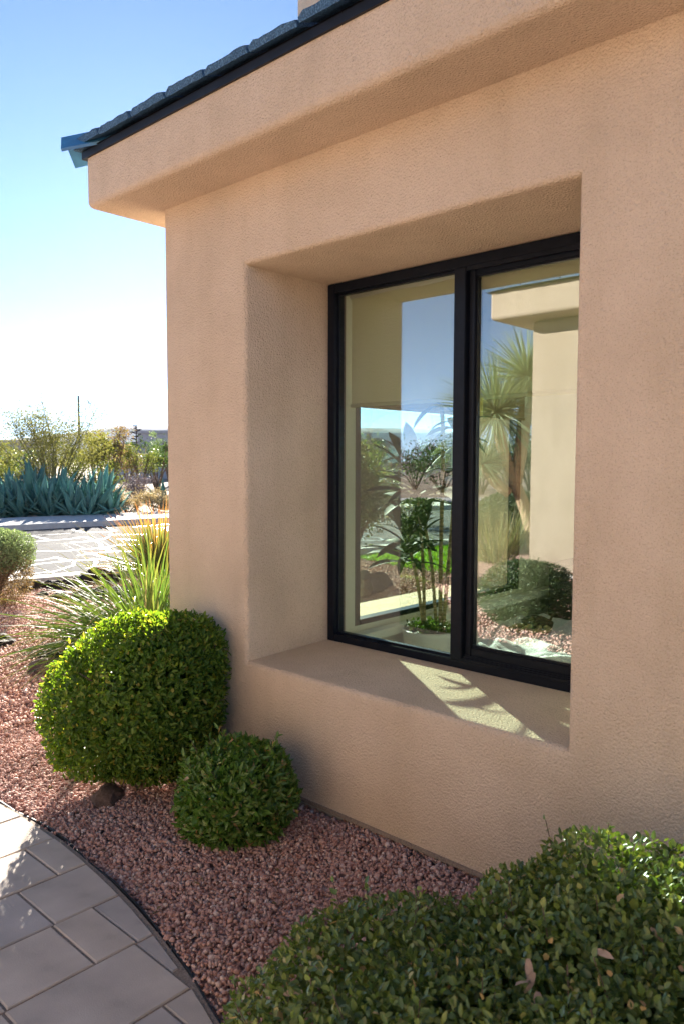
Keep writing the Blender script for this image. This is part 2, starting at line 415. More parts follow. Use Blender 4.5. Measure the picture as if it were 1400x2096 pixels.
def kerb(o0, o1, h, name):
    v, f = [], []
    c = .018
    prof = [(o0, 0), (o0, h - c), (o0 + c, h), (o1 - c, h), (o1, h - c), (o1, 0)]
    for p, q in zip(near, nrm):
        for o_, z in prof: a = p + q * o_; v.append((a.x, a.y, z))
    k = len(prof)
    for i in range(len(near) - 1):
        for j in range(k - 1): f.append((i * k + j, i * k + j + 1, (i + 1) * k + j + 1, (i + 1) * k + j))
    return tag(obj(name, pymesh(name, v, f), M['concrete']), kind='structure')


RW = 7.6
road = tag(strip(0, RW, .004, .004, 'road', M['asphalt']), kind='structure')
strip(.0, .42, .008, .008, 'gutter_pan', M['concrete'], road)
kerb(-.30, 0, .10, 'kerb')
kerb(RW, RW + .18, .13, 'kerb')
tag(strip(RW + .181, RW + 2.3, .128, .128, 'sidewalk', M['concrete']), kind='structure')
# sealed cracks: a web of narrow glossy bands lying on the asphalt
V, Fc = [], []
def seal(a, b_, w):
    a, b_ = Vector(a), Vector(b_); d = (b_ - a); L = d.length
    if L < .05: return
    nn = Vector((-d.y, d.x)) / L; base = len(V); k = 6; am = random.uniform(-.12, .12) * L
    for i in range(k + 1):
        t = i / k; c = a + d * t + nn * (am * math.sin(math.pi * t) + random.uniform(-.02, .02)); ww = w * random.uniform(.6, 1.3)
        V.append((c.x + nn.x * ww, c.y + nn.y * ww, .0085)); V.append((c.x - nn.x * ww, c.y - nn.y * ww, .0085))
    for i in range(k): Fc.append((base + 2 * i, base + 2 * i + 1, base + 2 * i + 3, base + 2 * i + 2))
rows = []
for i in range(4, len(near) - 4, 1):
    rows.append([near[i] + nrm[i] * (.6 + .95 * j + random.uniform(-.28, .28)) + Vector((random.uniform(-.18, .18), random.uniform(-.18, .18))) for j in range(8)])
for i in range(len(rows) - 1):
    for j in range(8):
        if random.random() < .50: seal(rows[i][j], rows[i + 1][j], random.uniform(.022, .045))
        if j < 7 and random.random() < .30: seal(rows[i][j], rows[i][j + 1], random.uniform(.022, .04))
        if j < 7 and random.random() < .10: seal(rows[i][j], rows[i + 1][j + 1], random.uniform(.02, .035))
tag(obj('crack_sealant', pymesh('crack_sealant', V, Fc), M['sealant'], road), kind='stuff')

# curved walkway of mixed pavers
PC, PR0, PR1 = (.45, -5.47), 3.72, 4.6
def arc(r, x): return PC[1] + math.sqrt(max(0, r * r - (x - PC[0]) ** 2))
walk = empty('walkway'); tag(walk, kind='structure')
v, f = [], []
A = [math.radians(a) for a in np.linspace(-20, 200, 90)]
for a in A:
    for r_ in (PR0 - .02, PR1 + .006): v.append((PC[0] + r_ * math.cos(a), PC[1] + r_ * math.sin(a), .0265))
for i in range(len(A) - 1): f.append((2 * i, 2 * i + 1, 2 * i + 3, 2 * i + 2))
obj('joint_sand', pymesh('joint_sand', v, f), M['sand'], walk)
ROWX = [-.31 - .27 * 12 + .27 * i for i in range(13)] + [-.04, .23, .505, .772, 1.04, 1.312, 1.60] + [1.60 + .27 * i for i in range(1, 12)]
FIX = {(.23): [-.865], (.505): [-.872, -1.0], (.772): [-.875, -1.147, -1.55], (1.04): [-1.017, -1.158, -1.42], (1.312): [-1.027, -1.43], (-.04): [-.99, -1.26]}
pi_ = 0
for k in range(len(ROWX) - 1):
    x0, x1 = ROWX[k] + .004, ROWX[k + 1] - .004
    ys = list(FIX.get(ROWX[k], []))
    top = max(arc(PR1, x0), arc(PR1, x1), arc(PR1, (x0 + x1) / 2) if abs((x0 + x1) / 2 - PC[0]) < PR1 else -9)
    ys = [top + .01] + ys if ys else [top + .01, top - random.uniform(.06, .2)]
    while ys[-1] > -5.4: ys.append(ys[-1] - random.choice([.135, .27, .27, .405]))
    for j in range(len(ys) - 1):
        y1, y0 = ys[j] - .004, ys[j + 1] + .004
        xs = np.linspace(x0, x1, 7)
        tops = [min(y1, arc(PR1 - .012, x) if abs(x - PC[0]) < PR1 - .012 else -99) for x in xs]
        bots = [max(y0, arc(PR0, x) if abs(x - PC[0]) < PR0 else y0) for x in xs]
        ok = [i for i in range(7) if tops[i] - bots[i] > .018]
        if len(ok) < 3: continue
        poly = [(xs[i], bots[i]) for i in ok] + [(xs[i], tops[i]) for i in reversed(ok)]
        cx, cy = np.mean([p[0] for p in poly]), np.mean([p[1] for p in poly])
        if cy < -4.2 and abs(cx - .45) < 3.2: continue
        n_ = len(poly); h = .032 + random.uniform(-.0015, .0015); tx, ty = random.uniform(-.006, .006), random.uniform(-.006, .006)
        b_ = .004
        hz = lambda p: h + (p[0] - cx) * tx + (p[1] - cy) * ty
        inn = [(p[0] + (cx - p[0]) * b_ / max(.02, abs(cx - p[0]) + .02), p[1] + (cy - p[1]) * b_ / max(.02, abs(cy - p[1]) + .02)) for p in poly]
        vv = [(p[0] - cx, p[1] - cy, .006) for p in poly] + [(p[0] - cx, p[1] - cy, hz(p) - .004) for p in poly] + [(p[0] - cx, p[1] - cy, hz(p)) for p in inn]
        ff = [tuple(2 * n_ + i for i in range(n_))]
        for i in range(n_):
            q = (i + 1) % n_; ff += [(i, q, n_ + q, n_ + i), (n_ + i, n_ + q, 2 * n_ + q, 2 * n_ + i)]
        obj('paver', pymesh('paver', vv, ff), M['paver'][random.choice([0, 0, 1, 2, 2, 3])], walk, (cx, cy, 0)); pi_ += 1
for r_, nm in ((PR1 + .012, 'outer'), (PR0 - .03, 'inner')):
    v, f = [], []
    for a in A:
        w = .0025
        for rr, z in ((r_ - w, 0), (r_ - w, .030), (r_ + w, .030), (r_ + w, 0)):
            wob = .006 * math.sin(a * 37) + .003 * math.sin(a * 91)
            v.append((PC[0] + (rr + wob) * math.cos(a), PC[1] + (rr + wob) * math.sin(a), z + .004 * math.sin(a * 53)))
    for i in range(len(A) - 1):
        for j in range(3): f.append((4 * i + j, 4 * i + j + 1, 4 * i + j + 5, 4 * i + j + 4))
    e = obj('landscape_edging', pymesh('landscape_edging', v, f), M['edging'])
    tag(e, 'thin black edging strip between the curved pavers and the red gravel under the window' if nm == 'outer' else 'thin black edging strip along the side of the curved walkway away from the window', 'edging')

# gravel: loose red lava stones
phi = (1 + 5 ** .5) / 2
ICO_V = np.array([(-1, phi, 0), (1, phi, 0), (-1, -phi, 0), (1, -phi, 0), (0, -1, phi), (0, 1, phi), (0, -1, -phi), (0, 1, -phi), (phi, 0, -1), (phi, 0, 1), (-phi, 0, -1), (-phi, 0, 1)]) / math.sqrt(1 + phi * phi)
ICO_F = np.array([(0, 11, 5), (0, 5, 1), (0, 1, 7), (0, 7, 10), (0, 10, 11), (1, 5, 9), (5, 11, 4), (11, 10, 2), (10, 7, 6), (7, 1, 8), (3, 9, 4), (3, 4, 2), (3, 2, 6), (3, 6, 8), (3, 8, 9), (4, 9, 5), (2, 4, 11), (6, 2, 10), (8, 6, 7), (9, 8, 1)])
OCT_V = np.array([(1, 0, 0), (-1, 0, 0), (0, 1, 0), (0, -1, 0), (0, 0, 1), (0, 0, -1)], float)
OCT_F = np.array([(0, 2, 4), (2, 1, 4), (1, 3, 4), (3, 0, 4), (2, 0, 5), (1, 2, 5), (3, 1, 5), (0, 3, 5)])


def rand_rot(n_):
    q = rng.normal(size=(n_, 4)); q /= np.linalg.norm(q, axis=1)[:, None]
    w, x, y, z = q.T
    return np.stack([np.stack([1 - 2 * (y * y + z * z), 2 * (x * y - z * w), 2 * (x * z + y * w)], -1),
                     np.stack([2 * (x * y + z * w), 1 - 2 * (x * x + z * z), 2 * (y * z - x * w)], -1),
                     np.stack([2 * (x * z - y * w), 2 * (y * z + x * w), 1 - 2 * (x * x + y * y)], -1)], 1)


def pebbles(name, P, size, tv, tf, material, parent=None):
    n_ = len(P); k = len(tv)
    sc = size[:, None, None] * rng.uniform(.6, 1.2, (n_, 1, 3))
    loc = tv[None] * rng.uniform(.72, 1.22, (n_, k, 1)) * sc
    loc = np.einsum('nij,nkj->nki', rand_rot(n_), loc)
    V_ = (loc + P[:, None]).reshape(-1, 3)
    F_ = (tf[None] + (np.arange(n_) * k)[:, None, None]).reshape(-1, 3)
    return obj(name, npmesh(name, V_, F_), material, parent)


def scatter(x0, x1, y0, y1, dens, keep):
    n_ = int((x1 - x0) * (y1 - y0) * dens)
    P = np.column_stack([rng.uniform(x0, x1, n_), rng.uniform(y0, y1, n_), np.zeros(n_)])
    return P[keep(P[:, 0], P[:, 1])]


def rr_(x, y): return np.hypot(x - PC[0], y - PC[1])
nx = np.array([p.x for p in near]); ny = np.array([p.y for p in near]); nyo = np.argsort(ny)
def road_x(y): return np.interp(y, ny[nyo], nx[nyo])
def off_house(x, y): return ~((x > -.01) & (y > .02))
P = scatter(-.9, 3.2, -1.25, .03, 16000, lambda x, y: (rr_(x, y) > PR1 + .008 + rng.exponential(.012, len(x))) & off_house(x, y))
P[:, 2] = .012 + rng.uniform(-.004, .012, len(P)) + .012 * (np.sin(P[:, 0] * 5.1) * np.sin(P[:, 1] * 6.3 + 1))
tag(pebbles('gravel', P, rng.uniform(.0038, .0092, len(P)) * np.where(rng.random(len(P)) < .05, 1.5, 1), ICO_V, ICO_F, M['gravel']),
    'red lava gravel under the window beside the curved walkway', 'gravel', kind='stuff')
P = scatter(-6.4, -.0, -2.4, 4.4, 2900, lambda x, y: (rr_(x, y) > PR1 + .01) & off_house(x, y) & (x > road_x(y) + .35) & ~((x > -.9) & (y < .03) & (y > -1.25)))
P[:, 2] = .012 + rng.uniform(-.004, .014, len(P))
tag(pebbles('gravel', P, rng.uniform(.009, .018, len(P)), OCT_V, OCT_F, M['gravel']), 'sunlit pink lava gravel around the strappy grass, towards the road', 'gravel', kind='stuff')
P = scatter(-2.5, 3.2, -4.2, -1.6, 1500, lambda x, y: (rr_(x, y) < PR0 - .05))
P[:, 2] = .012 + rng.uniform(-.004, .014, len(P))
tag(pebbles('gravel', P, rng.uniform(.010, .019, len(P)), OCT_V, OCT_F, M['gravel']), 'red lava gravel on the inner side of the curved walkway', 'gravel', kind='stuff')
P = scatter(-4.6, -.02, 1.2, 6.6, 1100, lambda x, y: (x > road_x(y) + .35) & (y > 4.4))
P[:, 2] = .012 + rng.uniform(-.004, .014, len(P))
tag(pebbles('gravel', P, rng.uniform(.012, .022, len(P)), OCT_V, OCT_F, M['gravel']), 'lava gravel between the lawn and the side of the house', 'gravel', kind='stuff')

def litter():
    k = 70; P = np.column_stack([rng.uniform(-.4, 2.6, k), rng.uniform(-.95, -.05, k), rng.uniform(.024, .034, k)])
    P = P[rr_(P[:, 0], P[:, 1]) > PR1 - .12]
    d = np.column_stack([rng.normal(size=(len(P), 2)), rng.normal(0, .15, len(P))]); nn = np.column_stack([rng.normal(0, .3, (len(P), 2)), np.ones(len(P))])
    V_, F_ = leaf_cloud(P, d, nn, rng.uniform(.016, .034, len(P)), rng.uniform(.007, .014, len(P)))
    tag(obj('leaf_litter', npmesh('leaf_litter', V_, F_), M['leaf_brown']), 'scattered dry leaves lying on the red gravel under the window', 'leaves', kind='stuff')

# ------------------------------------------------------------------ the house
XL, XR, ZS, ZH, D, ZS2 = .6194, 2.1955, .5836, 2.3769, .5418, .5972
ZSOF, ZFT, OX, OY = 2.744, 2.984, .261, .270
HX, HY = 7.2, 4.15
BXA, BXB, RYI = 2.0, 4.9, 3.70      # unseen rear window, added to brighten the room
SYA, SYB, SD = .86, 2.62, .45             # window in the side wall
house = tag(empty('house'), 'peach stucco house with a deep recessed black window and blue tiled eave', 'house')


def wall_shell():
    bm = bmesh.new(); cache = {}
    def V_(x, y, z):
        k = (round(x, 4), round(y, 4), round(z, 4))
        if k not in cache: cache[k] = bm.verts.new(k)
        return cache[k]
    soft = []
    def quad(*p): bm.faces.new([V_(*q) for q in p])
    zb = .055
    xs, zs = [0, XL, XR, HX], [zb, ZS, ZH, ZSOF]
    for i in range(3):
        for j in range(3):
            if (i, j) == (1, 1): continue
            quad((xs[i], 0, zs[j]), (xs[i + 1], 0, zs[j]), (xs[i + 1], 0, zs[j + 1]), (xs[i], 0, zs[j + 1]))
    a, b_ = (XL, 0), (XR, 0)
    quad((XL, 0, ZS), (XL, D, ZS2), (XL, D, ZH), (XL, 0, ZH))[0] if 0 else quad((XL, 0, ZH), (XL, D, ZH), (XL, D, ZS2), (XL, 0, ZS))
    quad((XR, 0, ZS), (XR, D, ZS2), (XR, D, ZH), (XR, 0, ZH))
    quad((XL, 0, ZS), (XL, D, ZS2), (XR, D, ZS2), (XR, 0, ZS))
    quad((XL, 0, ZH), (XR, 0, ZH), (XR, D, ZH), (XL, D, ZH))
    ys = [0, SYA, SYB, HY]
    for i in range(3):
        for j in range(3):
            if (i, j) == (1, 1): continue
            quad((0, ys[i], zs[j]), (0, ys[i], zs[j + 1]), (0, ys[i + 1], zs[j + 1]), (0, ys[i + 1], zs[j]))
    quad((0, SYA, ZS), (SD, SYA, ZS2), (SD, SYA, ZH), (0, SYA, ZH))
    quad((0, SYB, ZH), (SD, SYB, ZH), (SD, SYB, ZS2), (0, SYB, ZS))
    quad((0, SYA, ZS), (0, SYB, ZS), (SD, SYB, ZS2), (SD, SYA, ZS2))
    quad((0, SYA, ZH), (SD, SYA, ZH), (SD, SYB, ZH), (0, SYB, ZH))
    quad((HX, 0, zb), (HX, HY, zb), (HX, HY, ZSOF), (HX, 0, ZSOF))
    xr_, zr_ = [0, BXA, BXB, HX], [zb, .35, ZH, ZSOF]
    for i in range(3):
        for j in range(3):
            if (i, j) != (1, 1): quad((xr_[i], HY, zr_[j]), (xr_[i], HY, zr_[j + 1]), (xr_[i + 1], HY, zr_[j + 1]), (xr_[i + 1], HY, zr_[j]))
    quad((BXA, HY, .35), (BXA, RYI, .35), (BXA, RYI, ZH), (BXA, HY, ZH)); quad((BXB, HY, .35), (BXB, RYI, .35), (BXB, RYI, ZH), (BXB, HY, ZH))
    quad((BXA, HY, .35), (BXB, HY, .35), (BXB, RYI, .35), (BXA, RYI, .35)); quad((BXA, HY, ZH), (BXB, HY, ZH), (BXB, RYI, ZH), (BXA, RYI, ZH))
    bmesh.ops.recalc_face_normals(bm, faces=bm.faces[:])
    def sel(e):
        a, b_ = [q.co for q in e.verts]
        if abs(a.x) < 1e-4 and abs(b_.x) < 1e-4 and abs(a.y) < 1e-4 and abs(b_.y) < 1e-4: return True
        fr = abs(a.y) < 1e-4 and abs(b_.y) < 1e-4
        inx = lambda q: XL - 1e-3 < q.x < XR + 1e-3 and ZS - 1e-3 < q.z < ZH + 1e-3
        if fr and inx(a) and inx(b_): return True
        sdw = abs(a.x) < 1e-4 and abs(b_.x) < 1e-4
        iny = lambda q: SYA - 1e-3 < q.y < SYB + 1e-3 and ZS - 1e-3 < q.z < ZH + 1e-3
        return sdw and iny(a) and iny(b_)
    bmesh.ops.bevel(bm, geom=[e for e in bm.edges if sel(e)], offset=.026, segments=5, affect='EDGES', profile=.5, clamp_overlap=True)
    me = bpy.data.meshes.new('wall'); bm.to_mesh(me); bm.free()
    me.shade_smooth(); me.set_sharp_from_angle(angle=math.radians(35))
    return me
obj('wall', wall_shell(), M['stucco'], house)
mb = MB(); mb.box((.022, .022, -.2), (HX - .02, HY - .02, .08)); mb.build('foundation', M['concrete'], house)
mb = MB(); mb.box((-.005, -.005, .040), (HX, .020, .0565)); mb.build('weep_screed', M['sand'], house)


def soft_slab(name, a, b_, bev, material, parent):
    mb = MB(); mb.box(a, b_); me = pymesh(name, mb.v, mb.f)
    bm = bmesh.new(); bm.from_mesh(me)
    ed = [e for e in bm.edges if not all(abs(q.co.z - b_[2]) < 1e-4 for q in e.verts)]
    bmesh.ops.bevel(bm, geom=ed, offset=bev, segments=5, affect='EDGES', profile=.5)
    bm.to_mesh(me); bm.free(); me.shade_smooth(); me.set_sharp_from_angle(angle=math.radians(40))
    return obj(name, me, material, parent)
soft_slab('eave', (-OX, -OY, ZSOF), (HX + OX, HY + OY, ZFT), .032, M['stucco'], house)
mb = MB(); mb.box((.30, .62, 2.9), (HX - .6, 3.5, 5.4)); mb.build('upper_wall', M['stucco'], house, bevel=.02)

# roof: hipped deck, drip edge, individual tiles, hip caps
PITCHR = math.radians(19); tp = math.tan(PITCHR)
EX0, EY0, EX1, EY1 = -OX - .035, -OY - .035, HX + OX + .035, HY + OY + .035
ZE = ZFT + .034
rise = (EY1 - EY0) / 2
RZ = ZE + rise * tp
v = [(EX0 + .02, EY0 + .02, ZE), (EX1 - .02, EY0 + .02, ZE), (EX1 - .02, EY1 - .02, ZE), (EX0 + .02, EY1 - .02, ZE), (EX0 + rise, (EY0 + EY1) / 2, RZ), (EX1 - rise, (EY0 + EY1) / 2, RZ)]
roof = obj('roof', pymesh('roof', v, [(0, 1, 5, 4), (1, 2, 5), (2, 3, 4, 5), (3, 0, 4), (3, 2, 1, 0)]), M['drip'], house)
mb = MB()
mb.box((-OX - .012, -OY - .012, ZFT - .004), (HX + OX, -OY + .05, ZFT + .030))
mb.box((-OX - .012, -OY + .0501, ZFT - .004), (-OX + .05, HY + OY, ZFT + .030))
mb.build('drip_edge', M['drip'], roof)


def tile_mesh(seed):
    rs = random.Random(seed); w, L, n_ = .252, .42, 9; v = []; 
    fr = [.0 + rs.uniform(-.003, .003) for _ in range(n_)]
    tops = [.033 + rs.uniform(-.0040, .0030) for _ in range(n_)]
    tops[0] -= .012; tops[-1] -= .004
    for i in range(n_):
        x = -w / 2 + w * i / (n_ - 1) + (rs.uniform(-.004, .004) if 0 < i < n_ - 1 else 0)
        v += [(x, fr[i], .004 + rs.uniform(-.001, .001)), (x, fr[i] - .001, tops[i]), (x, .03, tops[i] + rs.uniform(-.001, .001)), (x, L, .030), (x, L, .0)]
    f = []
    for i in range(n_ - 1):
        for j in range(4): f.append((i * 5 + j, (i + 1) * 5 + j, (i + 1) * 5 + j + 1, i * 5 + j + 1))
        f.append((i * 5 + 4, (i + 1) * 5 + 4, (i + 1) * 5, i * 5))
    f += [(0, 1, 2, 3, 4), tuple((n_ - 1) * 5 + j for j in (4, 3, 2, 1, 0))]
    f = [tuple(reversed(q)) for q in f]
    return pymesh('roof_tile', v, f)
TM = [tile_mesh(s) for s in range(6)]
for me in TM: me.materials.append(M['tile'])
def place_tile(me, loc_, rot, side=0):
    "side +1 / -1: a tile at the hip, cut along the hip line"
    if side:
        me = me.copy(); mw = Matrix.Translation(loc_) @ Matrix.LocRotScale(None, __import__('mathutils').Euler(rot), None)
        bm = bmesh.new(); bm.from_mesh(me)
        inv = mw.inverted(); co = inv @ Vector((EX0, EY0, loc_[2])); no = (inv.to_3x3() @ Vector((-1, 1, 0))) * side
        r = bmesh.ops.bisect_plane(bm, geom=bm.verts[:] + bm.edges[:] + bm.faces[:], plane_co=co, plane_no=no.normalized(), clear_outer=True)
        if len(bm.faces) < 3: bm.free(); return
        bmesh.ops.holes_fill(bm, edges=[e for e in r['geom_cut'] if isinstance(e, bmesh.types.BMEdge)])
        bm.to_mesh(me); bm.free()
    o = obj('roof_tile', me, None, roof, loc_); o.rotation_euler = rot
for k in range(29):                                   # along the front eave; joints fall as in the photograph
    x = -.041 + .2665 * (k - .5)
    if x > HX + .2: break
    place_tile(TM[k % 6], (x + random.uniform(-.002, .002), EY0 - .012 + random.uniform(-.004, .004), ZE + .002 + random.uniform(-.002, .004)),
               (PITCHR + .06, random.uniform(-.012, .012), random.uniform(-.008, .008)), 1 if k < 3 else 0)
    place_tile(TM[(k + 2) % 6], (x + .13, EY0 + .34, ZE + .038 + .35 * tp), (PITCHR + .06, 0, 0), 1 if k < 5 else 0)
for k in range(17):
    y = EY0 + .13 + .2665 * k
    place_tile(TM[(k + 1) % 6], (EX0 - .012, y, ZE + .002 + random.uniform(-.002, .004)), (PITCHR + .06, 0, -math.pi / 2), -1 if k < 4 else 0)
# hip caps: inverted-V tiles climbing the corner
def cap_mesh():
    L, w, t, dr = .34, .105, .013, .085
    sec = [(-w, -dr), (-w * .3, -.004), (0, .006), (w * .3, -.004), (w, -dr), (w + .004, -dr + t), (w * .34, t * .9), (0, t + .010), (-w * .34, t * .9), (-w - .004, -dr + t)]
    v = [(x, 0, z) for x, z in sec] + [(x * .90, L, z - .006) for x, z in sec]; n_ = len(sec)
    f = [(i, (i + 1) % n_, n_ + (i + 1) % n_, n_ + i) for i in range(n_)]
    f += [(0, 9, 8, 1), (1, 8, 7, 2), (2, 7, 6, 3), (3, 6, 5, 4), (10, 11, 18, 19), (11, 12, 17, 18), (12, 13, 16, 17), (13, 14, 15, 16)]
    return pymesh('hip_cap', v, f)
CM = cap_mesh(); CM.materials.append(M['cap'])
hs = math.atan(tp / math.sqrt(2))
for k in range(9):
    d = .27 * k
    o = obj('hip_cap', CM, None, roof, (EX0 - .036 + d / math.sqrt(2), EY0 - .036 + d / math.sqrt(2), ZE + .042 + .004 * (k > 0) + d * math.tan(hs)))
    o.rotation_euler = (hs, 0, -math.pi / 4)

# front window
win = empty('window'); win.parent = house
Y0, Y1 = D - .012, D + .075
FX0, FX1, FZ0, FZ1 = XL + .003, XR - .003, ZS2 - .006, ZH - .004
mb = MB()
mb.box((FX0, Y0, FZ0), (FX0 + .045, Y1, FZ1)); mb.box((FX1 - .045, Y0, FZ0), (FX1, Y1, FZ1))
mb.box((FX0 + .0452, Y0 + .001, FZ0), (FX1 - .0452, Y1, FZ0 + .042)); mb.box((FX0 + .0452, Y0 + .001, FZ1 - .045), (FX1 - .0452, Y1, FZ1))
mb.build('frame', M['frame'], win, bevel=.003)
mb = MB(); mb.box((1.372, Y0 + .002, FZ0 + .0425), (1.432, Y1 - .004, FZ1 - .0455)); mb.build('mullion', M['frame'], win, bevel=.003)
mb = MB()                                              # sliding sash behind the mullion
SX0, SX1, SZ0, SZ1 = 1.4335, FX1 - .046, FZ0 + .047, FZ1 - .049
sy0, sy1 = Y0 + .028, Y1 - .012
mb.box((SX0, sy0, SZ0), (SX0 + .031, sy1, SZ1)); mb.box((SX1 - .055, sy0, SZ0), (SX1, sy1, SZ1))
mb.box((SX0 + .0312, sy0 + .001, SZ0), (SX1 - .0552, sy1, SZ0 + .052)); mb.box((SX0 + .0312, sy0 + .001, SZ1 - .030), (SX1 - .0552, sy1, SZ1))
mb.build('sash', M['frame'], win, bevel=.003)
for k in range(3):
    mb = MB(); mb.box((1.434, Y0 + .002 + .009 * k, FZ0 + .0425), (FX1 - .046, Y0 + .006 + .009 * k, FZ0 + .0465 + .006 * (k + 1))); mb.build('track', M['frame'], win)
for ya_, yb_, zz in ((.004, .012, .062), (.016, .022, .056)):
    mb = MB(); mb.box((1.434, Y0 + ya_, FZ1 - zz), (FX1 - .046, Y0 + yb_, FZ1 - .0455)); mb.build('track', M['frame'], win)
mb = MB(); mb.box((FX0 + .0455, GLASS_Y - .003, FZ0 + .0425), (1.3715, GLASS_Y + .003, FZ1 - .0455)); mb.build('pane', M['glass'], win)
mb = MB(); mb.box((SX0 + .0315, GLASS_Y + .012, SZ0 + .0525), (SX1 - .0555, GLASS_Y + .018, SZ1 - .0305)); mb.build('pane', M['glass'], win)
mb = MB()
for a, b_ in (((FX0 + .0456, GLASS_Y - .014, FZ0 + .0426), (FX0 + .055, GLASS_Y - .004, FZ1 - .0456)), ((1.362, GLASS_Y - .014, FZ0 + .0426), (1.3714, GLASS_Y - .004, FZ1 - .0456)),
              ((FX0 + .0552, GLASS_Y - .013, FZ0 + .0426), (1.3618, GLASS_Y - .004, FZ0 + .052)), ((FX0 + .0552, GLASS_Y - .013, FZ1 - .055), (1.3618, GLASS_Y - .004, FZ1 - .0456))): mb.box(a, b_)
mb.build('glazing_bead', M['frame'], win)
mb = MB(); gx0, gx1, gz0, gz1 = SX0 + .0316, SX1 - .0556, SZ0 + .0526, SZ1 - .0306
for a, b_ in (((gx0, GLASS_Y - .002, gz0), (gx0 + .004, GLASS_Y + .0115, gz1)), ((gx1 - .008, GLASS_Y - .002, gz0), (gx1, GLASS_Y + .0115, gz1)),
              ((gx0 + .0042, GLASS_Y - .001, gz0), (gx1 - .0082, GLASS_Y + .0115, gz0 + .010)), ((gx0 + .0042, GLASS_Y - .001, gz1 - .006), (gx1 - .0082, GLASS_Y + .0115, gz1))): mb.box(a, b_)
mb.build('glazing_bead', M['frame'], win)
mb = MB(); mb.box((SX0 + .040, GLASS_Y + .019, 1.70), (SX0 + .054, GLASS_Y + .020, 1.775)); mb.build('sticker', M['yellow'], win)

# side window
win2 = empty('window'); win2.parent = house
mb = MB(); X0, X1 = SD - .01, SD + .06
ya, yb, za, zb_ = SYA + .003, SYB - .003, ZS2 - .006, ZH - .004
mb.box((X0, ya, za), (X1, ya + .045, zb_)); mb.box((X0, yb - .045, za), (X1, yb, zb_)); mb.box((X0 + .001, ya + .0452, za), (X1, yb - .0452, za + .035)); mb.box((X0 + .001, ya + .0452, zb_ - .045), (X1, yb - .0452, zb_))
mb.build('frame', M['frame'], win2, bevel=.003)
mb = MB(); mb.box((SD + .02, ya + .0455, za + .0355), (SD + .026, yb - .0455, zb_ - .0455)); mb.build('pane', M['clear'], win2)
fill_win = empty('window'); fill_win.parent = house  # added rear window, out of view, lets extra daylight into the room
mb = MB(); mb.box((BXA + .003, RYI + .02, .352), (BXA + .05, RYI + .09, ZH - .003)); mb.box((BXB - .05, RYI + .02, .352), (BXB - .003, RYI + .09, ZH - .003))
mb.box((BXA + .0502, RYI + .021, .352), (BXB - .0502, RYI + .09, .40)); mb.box((BXA + .0502, RYI + .021, ZH - .05), (BXB - .0502, RYI + .09, ZH - .003)); mb.box((3.42, RYI + .022, .4002), (3.48, RYI + .088, ZH - .0502))
mb.build('frame', M['frame'], fill_win)
for xa, xb in ((BXA + .0504, 3.4198), (3.4802, BXB - .0504)):
    mb = MB(); mb.box((xa, RYI + .05, .4004), (xb, RYI + .056, ZH - .0504)); mb.build('pane', M['clear'], fill_win)
# the room behind
IX, IY, RX, RY, FZ, CZ = SD + .062, D + .077, 5.4, 3.7, .25, 2.62
mb = MB()
mb.add([(IX, IY, FZ), (XL, IY, FZ), (XR, IY, FZ), (RX, IY, FZ), (IX, IY, ZS2), (XL, IY, ZS2), (XR, IY, ZS2), (RX, IY, ZS2),
        (IX, IY, ZH), (XL, IY, ZH), (XR, IY, ZH), (RX, IY, ZH), (IX, IY, CZ), (XL, IY, CZ), (XR, IY, CZ), (RX, IY, CZ)],
       [(0, 1, 5, 4), (1, 2, 6, 5), (2, 3, 7, 6), (4, 5, 9, 8), (6, 7, 11, 10), (8, 9, 13, 12), (9, 10, 14, 13), (10, 11, 15, 14)])
mb.build('interior_wall', M['inner'], house)
mb = MB(); Y = [IY, SYA, SYB, RY]; Z = [FZ, ZS2, ZH, CZ]
for i in range(3):
    for j in range(3):
        if (i, j) != (1, 1): mb.add([(IX, Y[i], Z[j]), (IX, Y[i + 1], Z[j]), (IX, Y[i + 1], Z[j + 1]), (IX, Y[i], Z[j + 1])], [(0, 1, 2, 3)])
mb.build('interior_wall', M['inner'], house)
mb = MB(); XB, ZB = [IX, BXA, BXB, RX], [FZ, .35, ZH, CZ]
for i in range(3):
    for j in range(3):
        if (i, j) != (1, 1): mb.add([(XB[i], RY, ZB[j]), (XB[i + 1], RY, ZB[j]), (XB[i + 1], RY, ZB[j + 1]), (XB[i], RY, ZB[j + 1])], [(0, 1, 2, 3)])
mb.add([(RX, IY, FZ), (RX, RY, FZ), (RX, RY, CZ), (RX, IY, CZ)], [(3, 2, 1, 0)])
mb.build('interior_wall', M['inner'], house)
mb = MB(); mb.box((IX, IY, .1), (RX, RY, FZ)); mb.build('interior_floor', M['floor'], house)
mb = MB(); mb.box((IX, IY, CZ), (RX, RY, CZ + .05)); mb.build('ceiling', M['inner'], house)
mb = MB(); mb.box((IX + .001, IY + .01, ZS2 - .075), (IX + .09, RY - .02, ZS2 - .03)); mb.build('window_ledge', M['white_paint'], house, bevel=.006)


